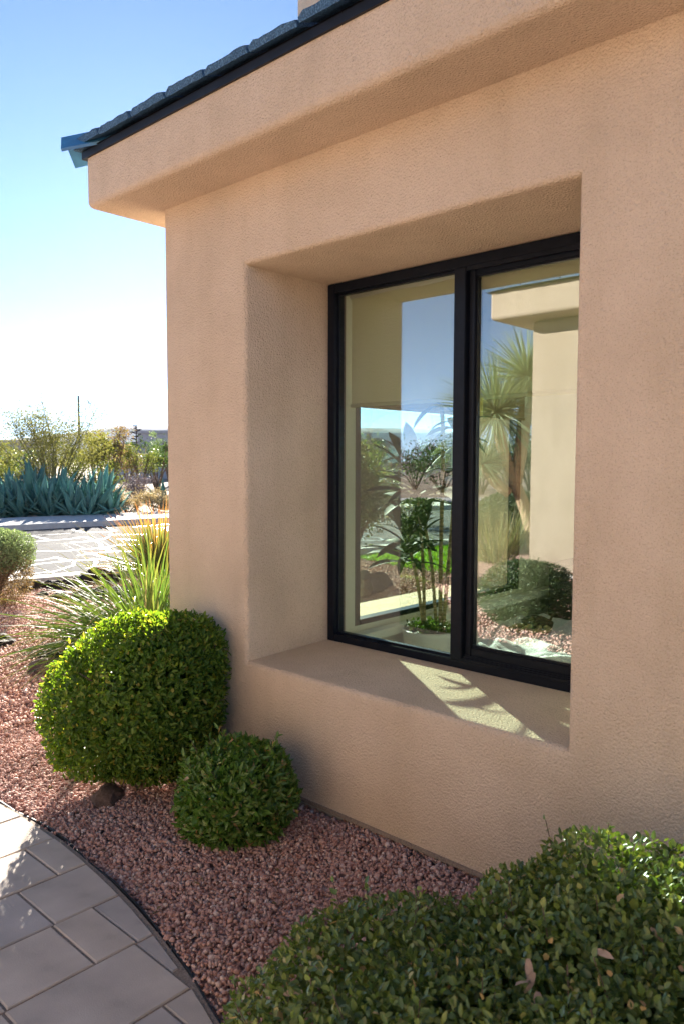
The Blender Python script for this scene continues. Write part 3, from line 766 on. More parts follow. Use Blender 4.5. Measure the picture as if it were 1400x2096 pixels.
def blind(name_label, p0, p1, z0, z1, along):
    t = tag(empty('roller_blind'), name_label, 'blind')
    mb = MB()
    if along == 'x':
        n_ = 24
        for i in range(n_ + 1):
            x = p0[0] + (p1[0] - p0[0]) * i / n_; yy = p0[1] + .003 * math.sin(i * 1.1)
            for z in (z0, z0 + (z1 - z0) * .5, z1): mb.v += [(x, yy, z), (x, yy + .0012, z)]
        for i in range(n_):
            for j in range(2):
                a = i * 6 + j * 2; b_ = a + 6
                mb.f += [(a, b_, b_ + 2, a + 2), (a + 1, a + 3, b_ + 3, b_ + 1)]
    else:
        mb.box((p0[0], p0[1], z0), (p0[0] + .0015, p1[1], z1))
    fab = M['blind'] if along == 'x' else M['blind_side']; mb.build('fabric', fab, t)
    mb = MB()
    if along == 'x': mb.tube([(p0[0], p0[1], z0 + .004), (p1[0], p0[1], z0 + .004)], .010, 8)
    else: mb.tube([(p0[0], p0[1], z0 + .004), (p0[0], p1[1], z0 + .004)], .010, 8)
    mb.build('hem_bar', fab, t, True)
    mb = MB()
    if along == 'x': mb.tube([(p0[0] - .01, p0[1] + .02, z1 - .005), (p1[0] + .01, p0[1] + .02, z1 - .005)], .030, 12)
    else: mb.tube([(p0[0] + .02, p0[1] - .01, z1 - .005), (p0[0] + .02, p1[1] + .01, z1 - .005)], .030, 12)
    mb.build('roller', M['white_paint'], t, True)
blind('beige roller blind half lowered behind the big front window', (.660, .665), (2.16, .665), 1.782, 2.35, 'x')
blind('tan roller blind half lowered over the window in the side wall of the room', (IX + .03, SYA + .02), (IX + .03, SYB - .02), 1.80, 2.35, 'y')

# ------------------------------------------------------------------ room contents
pot_c = at(880, 1283, 4.35); pot_c.z = FZ
t = tag(empty('potted_plant', pot_c), 'tall indoor dracaena with ringed canes in a pale pot behind the window', 'plant')
mb = MB(); mb.lathe([(0, 0), (.115, 0), (.13, .02), (.155, .28), (.16, .305), (.152, .312), (.146, .30), (.14, .26), (0, .26)], n=32); mb.build('pot', M['pot'], t, True)
mb = MB(); mb.lathe([(.141, .262), (.09, .285), (0, .29)], n=20); mb.build('soil', M['soil'], t, True)


def leaf_blade(L, w, droop, fold=.25, nseg=7):
    v, f = [], []
    for i in range(nseg + 1):
        s = i / nseg
        ww = w * (math.sin(math.pi * min(1, s * .86 + .10)) ** .75) if s < 1 else 0
        x = L * (s - .12 * droop * s * s * s); z = -L * droop * s * s * .6
        v += [(x, -ww / 2, z + fold * ww * .5), (x, 0, z), (x, ww / 2, z + fold * ww * .5)]
    for i in range(nseg):
        for j in range(2): f.append((3 * i + j, 3 * i + j + 1, 3 * i + j + 4, 3 * i + j + 3))
    return pymesh('leaf', v, f, True)
LB = [leaf_blade(.30, .075, .5), leaf_blade(.26, .07, .8), leaf_blade(.32, .08, .3), leaf_blade(.22, .06, 1.2)]
for me in LB: me.materials.append(M['indoor_leaf'])
stems = [([(868, 1275), (855, 1200), (842, 1140), (832, 1112)], .009, 30, .95), ([(868, 1277), (866, 1180), (858, 1060), (850, 992)], .009, 40, 1.15),
         ([(893, 1272), (885, 1180), (875, 1110), (868, 1078)], .009, 16, .6), ([(900, 1278), (902, 1100), (906, 900), (900, 790)], .011, 16, 1.0), ([(905, 1278), (915, 1180), (926, 1050), (938, 860)], .011, 14, .9)]
for pts, r_, nl, sc in stems:
    pp = [at(x, y, 4.35) - pot_c for x, y in pts]; pp[0].z = .27
    mb = MB(); q = catmull(pp, .035)
    mb.tube(q, [r_ * (1 + .12 * (i % 2)) for i in range(len(q))], 8); mb.build('stem', M['cane'], t, True)
    for k in range(nl):
        o = obj('leaf', LB[k % 4], None, t, pp[-1] + Vector((0, 0, .07 - .20 * (k / nl))))
        az = k * 2.4 + random.uniform(-.3, .3); el = math.radians(random.uniform(56, 88) - 62 * k / nl)
        o.rotation_euler = (random.uniform(-.3, .3), -el, az); s = sc * random.uniform(.75, 1.1); o.scale = (s, s, s)


def leaf_cloud(P, Dr, N, L, W, curl=.10):
    "one small folded oval leaf for each row; returns verts, quad faces"
    n_ = len(P)
    Dr = Dr / np.linalg.norm(Dr, axis=1)[:, None]
    N = N - (N * Dr).sum(1)[:, None] * Dr; N /= np.linalg.norm(N, axis=1)[:, None] + 1e-9
    S = np.cross(N, Dr)
    T = np.array([(0, 0, 0), (.34, .5, .10), (.74, .40, .08), (1, 0, -.06), (.74, -.40, .08), (.34, -.5, .10), (.36, 0, -.02), (.74, 0, -.04)])
    V_ = P[:, None] + T[None, :, 0:1] * Dr[:, None] * L[:, None, None] + T[None, :, 1:2] * S[:, None] * W[:, None, None] + T[None, :, 2:3] * N[:, None] * L[:, None, None]
    F_ = np.array([(0, 6, 1, 1), (1, 6, 7, 2), (2, 7, 3, 3), (3, 7, 4, 4), (4, 7, 6, 5), (5, 6, 0, 0)])
    tri = np.array([(0, 6, 1), (1, 6, 7), (1, 7, 2), (2, 7, 3), (3, 7, 4), (4, 7, 6), (4, 6, 5), (5, 6, 0)])
    F_ = (tri[None] + (np.arange(n_) * 8)[:, None, None]).reshape(-1, 3)
    return V_.reshape(-1, 3), F_


def unit(n_):
    d = rng.normal(size=(n_, 3)); return d / np.linalg.norm(d, axis=1)[:, None]


def lump(P, sc, amp, seed):
    return np.array([noise.noise(Vector(p) * sc + Vector((seed, seed, 0))) for p in P]) * amp


def ell_points(ells, n_, depth, pw=2.0, lsc=5, lamp=.05, seed=0, zmin=.02):
    "points in the outer shell of a union of (super)ellipsoids, with outward normals"
    out, nor = [], []
    area = np.array([(e[1][0] * e[1][1] + e[1][1] * e[1][2] + e[1][0] * e[1][2]) for e in ells]); area /= area.sum()
    for i, (c, r_) in enumerate(ells):
        c, r_ = np.array(c), np.array(r_); k = int(n_ * area[i] * 1.25)
        d = unit(k); d /= (np.abs(d) ** pw).sum(1)[:, None] ** (1 / pw)
        dep = rng.exponential(depth, k)
        f_ = 1 + lump(d * r_ + c, lsc, lamp, seed) - dep / np.mean(r_)
        p = c + d * r_ * np.clip(f_, .15, 1.3)[:, None]
        nn = np.sign(d) * np.abs(d) ** (pw - 1) / r_; nn /= np.linalg.norm(nn, axis=1)[:, None]
        ok = p[:, 2] > zmin
        for j, (c2, r2) in enumerate(ells):
            if j != i: ok &= ((np.abs((p - c2) / np.array(r2))) ** pw).sum(1) > (.86 ** pw)
        out.append(p[ok]); nor.append(nn[ok])
    return np.concatenate(out), np.concatenate(nor)


def bush(name, label, cat, base, ells, n_, L, W, material, depth=.03, pw=2.0, lsc=5, lamp=.06, seed=0, up=.25, twig='bark', stems_=9, shoots=0, group=None, rnd=1.0, spread=.65, fill=.45):
    base = Vector(base); t = tag(empty(name, base), label, cat, group)
    P, N = ell_points(ells, n_, depth, pw, lsc, lamp, seed)
    k = len(P); shoot_stems = []
    if shoots:
        idx = rng.choice(k, shoots); e0, e1 = [], []
        for i in idx:
            if N[i, 2] < .2: continue
            m_ = 7; h_ = rng.uniform(.02, .07)
            q = P[i] + (N[i] * .4 + np.array([0, 0, .8]) + rng.normal(size=3) * .2)[None] * np.linspace(0, h_, m_)[:, None]
            e0.append(q); e1.append(np.tile(N[i], (m_, 1))); shoot_stems.append((P[i] - N[i] * .03, q[-1]))
        if e0: P = np.concatenate([P] + e0); N = np.concatenate([N] + e1); k = len(P)
    kf = int(k * fill)                                 # leaves filling the inside, so that the crown is not hollow
    ci = rng.integers(0, len(ells), kf); cc = np.array([ells[i][0] for i in ci]); rc = np.array([ells[i][1] for i in ci])
    dv = unit(kf); Pf = cc + dv * rc * (rng.uniform(.15, .9, kf) ** .6)[:, None]; okf = Pf[:, 2] > .02
    P = np.concatenate([P, Pf[okf]]); N = np.concatenate([N, dv[okf]]); ko = k; k = len(P)
    R1 = unit(k)
    Dr = N * .55 + R1 * rnd + np.array([0, 0, up])
    Nn = N + unit(k) * spread
    Ls = L * rng.uniform(.6, 1.25, k); Ws = W * rng.uniform(.7, 1.2, k); Ls[ko:] *= 1.7; Ws[ko:] *= 2.0
    V_, F_ = leaf_cloud(P, Dr, Nn, Ls, Ws)
    tag(obj('foliage', npmesh('foliage', V_, F_), material, t), kind='stuff')
    mb = MB()
    for i in range(stems_):
        c, r_ = ells[i % len(ells)]
        e = Vector(c) + Vector(unit(1)[0] * np.array(r_) * .85); e.z = max(e.z, c[2])
        b0 = Vector((c[0] * .6 + random.uniform(-.06, .06), c[1] * .6 + random.uniform(-.06, .06), -.02))
        mid = b0.lerp(e, .5) + Vector((random.uniform(-.04, .04), random.uniform(-.04, .04), .03))
        mb.tube([b0, mid, e], [.012, .008, .004], 5)
        for _ in range(5):
            e2 = e + Vector(unit(1)[0] * np.array(r_) * .35); mb.tube([mid.lerp(e, random.uniform(.2, .9)), e2], [.005, .002], 4)
    for a_, b_ in shoot_stems: mb.tube([a_, b_], [.0016, .001], 4)
    tag(mb.build('branch', M[twig], t), kind='stuff')
    return t


litter()
# moss in the pot
P = np.column_stack([rng.normal(0, .062, 900), rng.normal(0, .062, 900), rng.uniform(.27, .345, 900)])
P = P[np.hypot(P[:, 0], P[:, 1]) < .15]
V_, F_ = leaf_cloud(P, unit(len(P)) + np.array([0, 0, .6]), unit(len(P)), np.full(len(P), .022), np.full(len(P), .012))
tag(obj('ground_cover', npmesh('ground_cover', V_, F_), M['leaf_dark'], t), kind='stuff')

# fleece dog bed
def fleece():
    nx_, ny_ = 46, 46; v = []; f = []
    for j in range(ny_ + 1):
        for i in range(nx_ + 1):
            u, w = i / nx_ * 2 - 1, j / ny_ * 2 - 1
            su = math.copysign(abs(u) ** .9, u)
            e = (abs(u) ** 5 + abs(w) ** 5) ** .2
            p = Vector((u * .52, w * .72, 0))
            z = .195 * (1 - max(0, e) ** 8) + .035 * noise.noise(p * 5) + .02 * noise.noise(p * 13) * (1 - e ** 6) + .03 * (e > .72) * (1 - e ** 7)
            corner = 1 - .10 * (abs(u) * abs(w)) ** 2
            v.append((p.x * corner, p.y * corner, max(.004, z)))
    for j in range(ny_):
        for i in range(nx_):
            a = j * (nx_ + 1) + i; f.append((a, a + 1, a + nx_ + 2, a + nx_ + 1))
    return pymesh('dog_bed', v, f, True)
bed = obj('dog_bed', fleece(), M['fleece'], None, (1.06, 1.98, FZ))
tag(bed, 'rumpled white fleece pet bed on the floor behind the sliding pane', 'pet bed')
toy_p = at(1098, 1287, 4.85); toy_p.z = FZ + .185
t = tag(empty('dog_toy', toy_p, .4), 'dark plush dog toy with tan rope legs on the white fleece bed', 'toy')
mb = MB(); pts = catmull([(-.09, 0, .045), (-.04, .01, .055), (.04, .0, .058), (.095, -.01, .05)], .02)
mb.tube(pts, [.022 + .026 * math.sin(math.pi * min(1, (i + 1) / (len(pts) - .2))) for i in range(len(pts))], 12); mb.build('body', M['toy_dark'], t, True)
for sx, sy in ((-.13, -.05), (-.06, -.08), (.02, -.085), (.08, -.07)):
    mb = MB(); pts = catmull([(sx * .6, -.02, .04), (sx, sy * .7, .03), (sx - .03, sy - .03, .02), (sx - .06, sy - .01, .018)], .012)
    mb.tube(pts, [.013 + .004 * (i % 2) for i in range(len(pts))], 8); mb.build('leg', M['toy_rope'], t, True)
mb = MB(); mb.tube(catmull([(.08, 0, .08), (.10, .01, .115), (.125, .0, .12)], .01), .008, 6); mb.build('ear', M['toy_dark'], t, True)
# dark cabinet
t = tag(empty('cabinet', (.66, 2.78, FZ)), 'low dark wooden cabinet standing behind the white pet bed', 'cabinet')
mb = MB(); mb.box((0, 0, .03), (1.5, .45, .50)); mb.build('body', M['dark_wood'], t, bevel=.004)
mb = MB(); mb.box((-.012, -.015, .503), (1.512, .46, .53)); mb.build('top', M['dark_wood'], t, bevel=.004)
mb = MB(); mb.box((.01, -.018, .05), (.74, -.001, .485)); mb.build('door', M['dark_wood'], t, bevel=.003)
mb = MB(); mb.box((.75, -.018, .05), (1.49, -.001, .485)); mb.build('door', M['dark_wood'], t, bevel=.003)

# ------------------------------------------------------------------ shrubs by the wall
bc = at(278, 1430, 3.52)
Rv, Fv = np.array([_R[0], _R[1], 0]), np.array([_F[0], _F[1], 0]) / math.hypot(_F[0], _F[1])
def loc(r, f_, z): p = Rv * r + Fv * f_; return (p[0], p[1], z)
bush('round_shrub', 'large clipped green shrub with a sunlit top at the corner of the stucco wall', 'shrub', (bc.x, bc.y, 0),
     [(loc(.045, .0, .44), (.345, .33, .36)), (loc(-.13, -.03, .37), (.265, .27, .30)), (loc(.17, .04, .575), (.225, .24, .225)), (loc(.10, -.02, .31), (.27, .26, .25))],
     27000, .027, .0125, M['leaf_big'], depth=.024, pw=2.4, lsc=6, lamp=.05, seed=3, shoots=50)
sc_ = at(489, 1622, 3.08)
bush('round_shrub', 'small round shrub of pointed green leaves close to the wall under the window', 'shrub', (sc_.x, sc_.y, 0),
     [((0, 0, .18), (.222, .21, .19)), (loc(-.04, -.02, .14), (.195, .19, .16))], 8000, .033, .0125, M['leaf_small'], depth=.022, pw=2.3, lsc=8, lamp=.09, seed=9, shoots=60, up=.45)
fc = on(1000, 1960, .45)
hb = Vector((2.62, -.86, 0))
hedge = bush('hedge', 'wide low hedge of small dull green leaves in the foreground beside the walkway', 'hedge', hb,
     [((-.27, -.11, .21), (.39, .38, .25)), ((.02, -.18, .24), (.44, .42, .25)), ((.07, .20, .28), (.43, .32, .28)), ((.52, .02, .28), (.58, .52, .30)), ((.14, .30, .385), (.42, .27, .22))],
     60000, .0205, .0115, M['leaf_near'], depth=.026, pw=2.6, lsc=6.5, lamp=.10, seed=5, shoots=170)

DL = leaf_blade(.045, .016, .35, nseg=4); DL.name = 'dry_leaf'; DL.materials.append(noisy('tan_dead_leaf', [(.3, (.42, .27, .18)), (.7, (.58, .42, .30))], 30))
for px, py, z in ((1080, 1962, .50), (1092, 1990, .49), (1086, 2012, .485), (1100, 2030, .48), (1216, 1945, .53), (1210, 1965, .525), (620, 2030, .36), (1330, 1900, .56)):
    o = obj('dry_leaf', DL, None, hedge, on(px, py, z) - hb); o.rotation_euler = (random.uniform(-.6, .6), random.uniform(-.7, .7), random.uniform(0, 6.28))

# ------------------------------------------------------------------ strap-leaved clumps
def blades(specs, uv=True):
    "specs: (origin, direction, length, width, droop); returns a mesh with uv v running to the tip"
    V_, F_, UV = [], [], []
    for o_, d, L, w, dr in specs:
        o_ = Vector(o_); d = Vector(d).normalized(); nseg = 8; b0 = len(V_)
        side = d.cross(Vector((0, 0, 1))); side = side.normalized() if side.length > .01 else Vector((1, 0, 0))
        tw = random.uniform(-.8, .8); side = (Matrix.Rotation(tw, 3, d) @ side)
        p = o_.copy(); dd = d.copy()
        for i in range(nseg + 1):
            s = i / nseg; ww = w * (1 - s ** 2.2) * .5 + .0004
            V_ += [p - side * ww, p + side * ww]; UV += [(0, s), (1, s)]
            dd = (dd + Vector((0, 0, -dr / nseg * (.4 + 1.3 * s)))).normalized(); p = p + dd * (L / nseg)
            if p.z < .01: p.z = .01
        for i in range(nseg): F_.append((b0 + 2 * i, b0 + 2 * i + 1, b0 + 2 * i + 3, b0 + 2 * i + 2))
    me = npmesh('blades', np.array([tuple(p) for p in V_]), np.array(F_))
    ul = me.uv_layers.new(name='UVMap')
    li = np.zeros(len(me.loops), dtype=np.int32); me.loops.foreach_get('vertex_index', li)
    ul.data.foreach_set('uv', np.array(UV, dtype=np.float32)[li].ravel())
    me.shade_smooth()
    return me


def clump(name, label, cat, base, n_, L, W, droop, tilt, material, r0=.06, group=None, bias=None):
    t = tag(empty(name, base), label, cat, group); sp = []
    for i in range(n_):
        a = random.uniform(0, 2 * math.pi); el = math.radians(random.uniform(*tilt)); 
        d = Vector((math.cos(a) * math.cos(el), math.sin(a) * math.cos(el), math.sin(el)))
        if bias: d = d + Vector(bias) * random.random()
        r_ = r0 * random.random() ** .5
        sp.append(((math.cos(a) * r_, math.sin(a) * r_, random.uniform(.0, .08)), d, L * random.uniform(.55, 1.15), W * random.uniform(.7, 1.2), droop * random.uniform(.4, 1.6)))
    tag(obj('blades', blades(sp), material, t), kind='stuff')
    return t
nb = on(285, 1340)
clump('grass_clump', 'arching strap-leaved green grass clump spilling left beside the big clipped shrub', 'grass', (nb.x, nb.y, 0), 680, 1.08, .016, 1.3, (10, 78), M['nolina'], .17, bias=(-.9 * _R[0], -.9 * _R[1], .05))
nb2 = on(350, 1290)
clump('grass_clump', 'upright green strap-leaved clump partly hidden by the corner of the wall', 'grass', (nb2.x - .15, nb2.y, 0), 220, .66, .015, .9, (30, 84), M['nolina'], .13)
rb = on(328, 1186)
clump('spiky_clump', 'stiff spiky clump with red-brown leaf tips near the road', 'agave relative', (rb.x, rb.y, .05), 620, .86, .018, .20, (8, 86), M['redtip'], .14)['category'] = 'plant'

# clipped grey-green shrub at the left
cb = on(-22, 1243)
cl = bush('clipped_shrub', 'flat-sided clipped grey-green shrub with bare brown twigs below, near the road', 'shrub', (cb.x, cb.y, 0),
     [((0, 0, .58), (.44, .42, .22))], 9000, .022, .010, M['leaf_grey'], depth=.03, pw=3.2, lsc=8, lamp=.05, seed=12, stems_=60)
P, N = ell_points([((0, 0, .36), (.42, .40, .34))], 5200, .05, 2.8, 8, .06, 2)
N = N[P[:, 2] < .5]; P = P[P[:, 2] < .5]; k = len(P)
V_, F_ = leaf_cloud(P, N * .4 + unit(k), unit(k), np.full(k, .045), np.full(k, .005))
tag(obj('dry_twigs', npmesh('dry_twigs', V_, F_), M['leaf_brown'], cl), kind='stuff')

# ------------------------------------------------------------------ rocks
def rock_mesh(seed, amp=.35, flat=.7, sub=3):
    bm = bmesh.new(); bmesh.ops.create_icosphere(bm, subdivisions=sub, radius=1)
    for q in bm.verts:
        p = q.co.copy(); r_ = 1 + amp * noise.noise(p * 1.3 + Vector((seed * 3.1, seed, 0))) + amp * .45 * noise.noise(p * 3.1 + Vector((seed, 0, seed))) + amp * .2 * noise.noise(p * 7 + Vector((0, seed, 0)))
        q.co = Vector((p.x * r_, p.y * r_ * .85, max(-.35, p.z * r_ * flat)))
    me = bpy.data.meshes.new('rock'); bm.to_mesh(me); bm.free(); me.shade_smooth(); me.set_sharp_from_angle(angle=math.radians(38)); return me
RM = [rock_mesh(s) for s in range(6)]
def rock(p, s, mk, label, group=None, name='rock', k=None):
    me = RM[(random.randrange(6) if k is None else k)].copy(); me.materials.clear(); me.materials.append(mk)
    o = obj(name, me, None, None, (p[0], p[1], s * .18)); o.scale = (s, s * random.uniform(.8, 1.1), s * random.uniform(.75, 1.05)); o.rotation_euler = (0, 0, random.uniform(0, 6.28))
    return tag(o, label, 'rock', group)
for px, py, s in [(55, 1212, .10), (72, 1207, .14), (95, 1206, .13), (118, 1206, .15), (140, 1207, .14), (160, 1203, .13), (178, 1196, .16), (200, 1190, .20), (222, 1196, .18), (245, 1182, .18), (262, 1175, .19),
                  (285, 1172, .20), (305, 1180, .17), (325, 1168, .2), (205, 1222, .15), (170, 1225, .13), (235, 1228, .16), (125, 1226, .10), (268, 1222, .13), (90, 1222, .09)]:
    p = on(px, py + random.uniform(-2, 2)); rock(p, s * random.uniform(.85, 1.15), M['lava'], 'rough black lava rock in the row edging the gravel bed along the road', 'lava rocks edging the gravel bed', 'lava_rock')
rock(on(2, 1322), .12, M['lava'], 'lone flat dark rock on the sunlit gravel below the clipped grey shrub', name='lava_rock', k=1)
rock(on(92, 1376), .13, M['boulder'], 'grey-brown rock on the gravel at the foot of the arching grass', k=2)
rock(on(105, 1352), .10, M['lava'], 'small dark rock tucked under the arching grass blades', name='lava_rock', k=3)
rock(on(222, 1640), .085, M['boulder'], 'low brown rock in the gravel at the foot of the large clipped shrub', k=4)
for px, py, s in [(726, 1222, .26), (748, 1212, .24), (768, 1205, .22), (722, 1250, .2), (742, 1198, .2)]:
    rock(on(px, py), s, M['boulder'], 'brown boulder in the heap seen through the room, below the twiggy side shrub', 'boulders by the side of the house', 'boulder')

# ------------------------------------------------------------------ agaves across the road
def agave_leaf(seed):
    rs = random.Random(seed); v, f = [], []; nseg = 9; L, w = 1.0, .17
    cv = rs.uniform(-.25, .35)
    for i in range(nseg + 1):
        s = i / nseg; ww = w * (.55 + 1.1 * s * (1 - s) * 1.6) * (1 - s ** 3.2) * .62 + .001
        x = L * s; z = -cv * s * s * .5; th = .022 * (1 - s) + .002
        v += [(x, -ww, z + ww * .42), (x, -ww * .5, z + ww * .08), (x, 0, z), (x, ww * .5, z + ww * .08), (x, ww, z + ww * .42), (x, 0, z - th)]
    for i in range(nseg):
        for a, b_ in ((0, 1), (1, 2), (2, 3), (3, 4), (4, 5), (5, 0)): f.append((6 * i + a, 6 * i + b_, 6 * i + 6 + b_, 6 * i + 6 + a))
    return pymesh('leaf', v, f, True)
AL = [agave_leaf(s) for s in range(5)]
for me in AL: me.materials.append(M['agave'])
ag = [(5, 19.9, .8), (48, 19.8, .85), (104, 19.8, .8), (152, 19.8, .8), (180, 19.9, .75), (232, 20.4, .75), (75, 22.4, 1.25), (130, 22.3, 1.2), (203, 22.2, 1.15), (-45, 20.2, 1.05), (-8, 20.6, 1.0), (28, 20.2, 1.0), (62, 21.0, 1.25), (88, 20.1, 1.0), (118, 21.2, 1.1), (140, 20.2, .95), (168, 21.0, 1.1), (192, 20.3, 1.1), (214, 21.2, .9), (18, 22.0, 1.1), (-70, 21.0, 1.0), (340, 23, .9)]
for px, dep, s in ag:
    p = at(px, 1040, dep); p.z = 0
    t = tag(empty('agave', p, random.uniform(0, 6)), 'big blue-green agave in the dense row across the road' if px < 300 else 'single blue-green agave behind the spiky clump across the road', 'agave', 'agaves across the road' if px < 300 else None)
    nl = random.choice([16, 19, 22]); t.rotation_euler = (random.uniform(-.2, .2), random.uniform(-.2, .2), random.uniform(0, 6))
    for k in range(nl):
        u = k / nl; el = math.radians(88 - 74 * u ** .85 + random.uniform(-12, 12)); az = k * 2.39996 + random.uniform(-.2, .2)
        o = obj('leaf', AL[k % 5], None, t, (.05 * math.cos(az), .05 * math.sin(az), .06)); ls = s * random.uniform(.85, 1.2) * (1.08 - .25 * u)
        o.rotation_euler = (random.uniform(-.15, .15), -el, az); o.scale = (ls, ls, ls)


# ------------------------------------------------------------------ trees and far plants
def tree(name, label, base, h, w, n_, lm, L=.06, W=.03, trunk='bark', nb=9, open_=1.0, group=None, low=.25, cat='tree', clumps=26, seed=0, thick=1.0):
    rs = random.Random(seed + 31); t = tag(empty(name, base), label, cat, group)
    mb = MB(); tips = []
    for i in range(nb):
        a = 2 * math.pi * i / nb + rs.uniform(-.4, .4); rr = w * .5 * rs.uniform(.35, .95)
        top = Vector((math.cos(a) * rr, math.sin(a) * rr, h * rs.uniform(.55, .97) * (1 - .25 * (rr / w))))
        mid = Vector((top.x * .38, top.y * .38, top.z * .5)) + Vector((rs.uniform(-.1, .1), rs.uniform(-.1, .1), 0)) * w * .4
        b0 = Vector((rs.uniform(-.04, .04), rs.uniform(-.04, .04), -.05))
        mb.tube([b0, mid, top], [(h * .016 + .008) * thick, (h * .010 + .004) * thick, .004], 6)
        tips.append((mid, top))
        for _ in range(5):
            s = rs.uniform(.15, .95); p = mid.lerp(top, s); e = p + Vector((rs.uniform(-1, 1), rs.uniform(-1, 1), rs.uniform(-.1, .9))).normalized() * w * rs.uniform(.12, .26)
            mb.tube([p, p.lerp(e, .5) + Vector((0, 0, .02 * h)), e], [(h * .005 + .002) * thick, .006 * thick, .002], 4); tips.append((p, e))
    mb.build('trunk', M[trunk], t)
    P = []
    for i in range(clumps):
        a_, b_ = tips[rs.randrange(len(tips))]; c = np.array(a_.lerp(b_, rs.uniform(.45, 1.08)))
        if c[2] < h * low: c[2] += h * low
        k = max(8, int(n_ / clumps * rs.uniform(.5, 1.5)))
        P.append(c + rng.normal(size=(k, 3)) * np.array([1, 1, .72]) * w * .085 * open_ * rs.uniform(.6, 1.3))
    P = np.concatenate(P); k = len(P)
    V_, F_ = leaf_cloud(P, unit(k) + np.array([0, 0, .2]), unit(k), L * rng.uniform(.6, 1.3, k), W * rng.uniform(.6, 1.3, k))
    tag(obj('crown', npmesh('crown', V_, F_), M[lm], t), kind='stuff')
    return t


def g_at(px, dep):
    p = at(px, 945, dep); p.z = 0; return p
tree('palo_verde_tree', 'airy wide palo verde tree with thin green branches behind the agaves', g_at(108, 27), 4.15, 4.2, 13000, 'leaf_palo', .085, .022, 'palo', 30, 1.15, clumps=240, thick=.45, low=.2, seed=1)
tree('yellow_tree', 'bright yellow-green leafy tree to the right of the airy palo verde', g_at(200, 31), 3.2, 1.8, 2800, 'leaf_yellow', .10, .05, 'bark', 8, 1.1, seed=2, clumps=34)
tree('brown_tree', 'dull brown-green bushy tree beside the yellow-green one', g_at(230, 33), 3.4, 1.6, 2600, 'leaf_brown', .10, .05, 'bark', 8, 1.1, seed=3, clumps=34)
tree('yellow_bush', 'low yellowish bush peeking over the left end of the agaves', g_at(12, 25), 1.4, 1.8, 1800, 'leaf_olive', .08, .04, 'bark', 7, 1.1, seed=4, low=.1, cat='shrub')
tree('olive_bush', 'low olive bush under the yellow-green tree', g_at(190, 26), 1.5, 1.8, 1800, 'leaf_olive', .07, .035, 'bark', 7, 1.1, seed=14, low=.1, cat='shrub')
tree('green_tree', 'dark green bushy tree close to the wall corner in the distance', g_at(322, 38), 2.9, 2.4, 2600, 'leaf_dark', .09, .05, 'bark', 8, 1.1, seed=5, cat='tree')
tree('pale_tree', 'pale green tree top right at the wall corner behind the dark bushy tree', g_at(348, 48), 4.0, 1.9, 1700, 'leaf_grey', .11, .05, 'bark', 8, 1.1, seed=6)
tree('olive_tree', 'small olive tree in front of the grey house across the road', g_at(290, 34), 2.5, 1.9, 2300, 'leaf_olive', .08, .035, 'bark', 9, 1.1, seed=7)
tree('twiggy_bush', 'grey-purple leafless twiggy bush beyond the right end of the agaves', g_at(280, 24.5), 1.15, 1.25, 2600, 'leaf_purple', .07, .008, 'bark', 12, 1.3, seed=8, low=.15, cat='shrub', clumps=40)
tree('straw_bush', 'pale straw-coloured rounded bush above the red-tipped spiky clump', g_at(318, 21.5), .70, 1.2, 2600, 'straw', .07, .007, 'bark', 10, 1.3, seed=9, low=.1, cat='shrub', clumps=40)
tree('straw_bush', 'low straw bush at the right foot of the agave row', g_at(258, 21.6), .65, .9, 1600, 'straw', .07, .007, 'bark', 10, 1.3, seed=10, low=.1, cat='shrub', clumps=30)
for i, (px, dep, h_, w_, lm) in enumerate([(40, 42, 2.6, 3.5, 'leaf_dark'), (-20, 36, 2.6, 3, 'leaf_olive'), (150, 45, 2.8, 4, 'leaf_olive'), (260, 46, 2.4, 3, 'leaf_brown')]):
    tree('desert_bush', ['dark green bush in front of the low building at the far left', 'olive bush behind the yellowish bush left of the agaves', 'wide olive bush far behind the airy palo verde', 'brown bush in front of the grey house by the flower stalk'][i], g_at(px, dep), h_, w_, 1800, lm, .12, .06, 'bark', 8, 1.1, seed=20 + i, low=.1, cat='shrub')

# utility pole
pb = g_at(164, 120); t = tag(empty('utility_pole', pb), 'tall thin dark utility pole rising behind the palo verde tree', 'utility pole')
mb = MB(); mb.tube([(0, 0, 0), (0, 0, 11.7)], [.22, .15], 8); mb.build('post', M['wood_pole'], t, True)
for z in (10.3, 9.1):
    mb = MB(); a = Vector((_R[0], _R[1], 0)); mb.tube([-a * .65 + Vector((0, 0, z)), a * .65 + Vector((0, 0, z))], .035, 6); mb.build('crossarm', M['wood_pole'], t)
    for s in (-.55, .55): mb = MB(); mb.tube([a * s + Vector((0, 0, z + .02)), a * s + Vector((0, 0, z + .16))], .05, 6); mb.build('insulator', M['wood_pole'], t)
# agave flower stalk
sb = g_at(281, 40); t = tag(empty('flower_stalk', sb), 'dead agave flower stalk with flat tiered seed clusters before the grey house', 'flower stalk')
mb = MB(); mb.tube([(0, 0, 0), (0, 0, 3.3)], [.06, .03], 8); mb.build('stem', M['wood_pole'], t, True)
for k in range(11):
    z = 2.15 + .11 * k; a = k * 2.4; L_ = .34 * (1 - k / 15); e = Vector((math.cos(a) * L_, math.sin(a) * L_, z + .08))
    mb = MB(); mb.tube([(0, 0, z), e], [.016, .01], 5); mb.build('arm', M['wood_pole'], t)
    mb = MB()
    for q in range(6): mb.tube([e + Vector((random.uniform(-.1, .1), random.uniform(-.1, .1), 0)), e + Vector((random.uniform(-.1, .1), random.uniform(-.1, .1), random.uniform(.03, .07)))], .026, 5)
    mb.build('seed_cluster', M['wood_pole'], t)


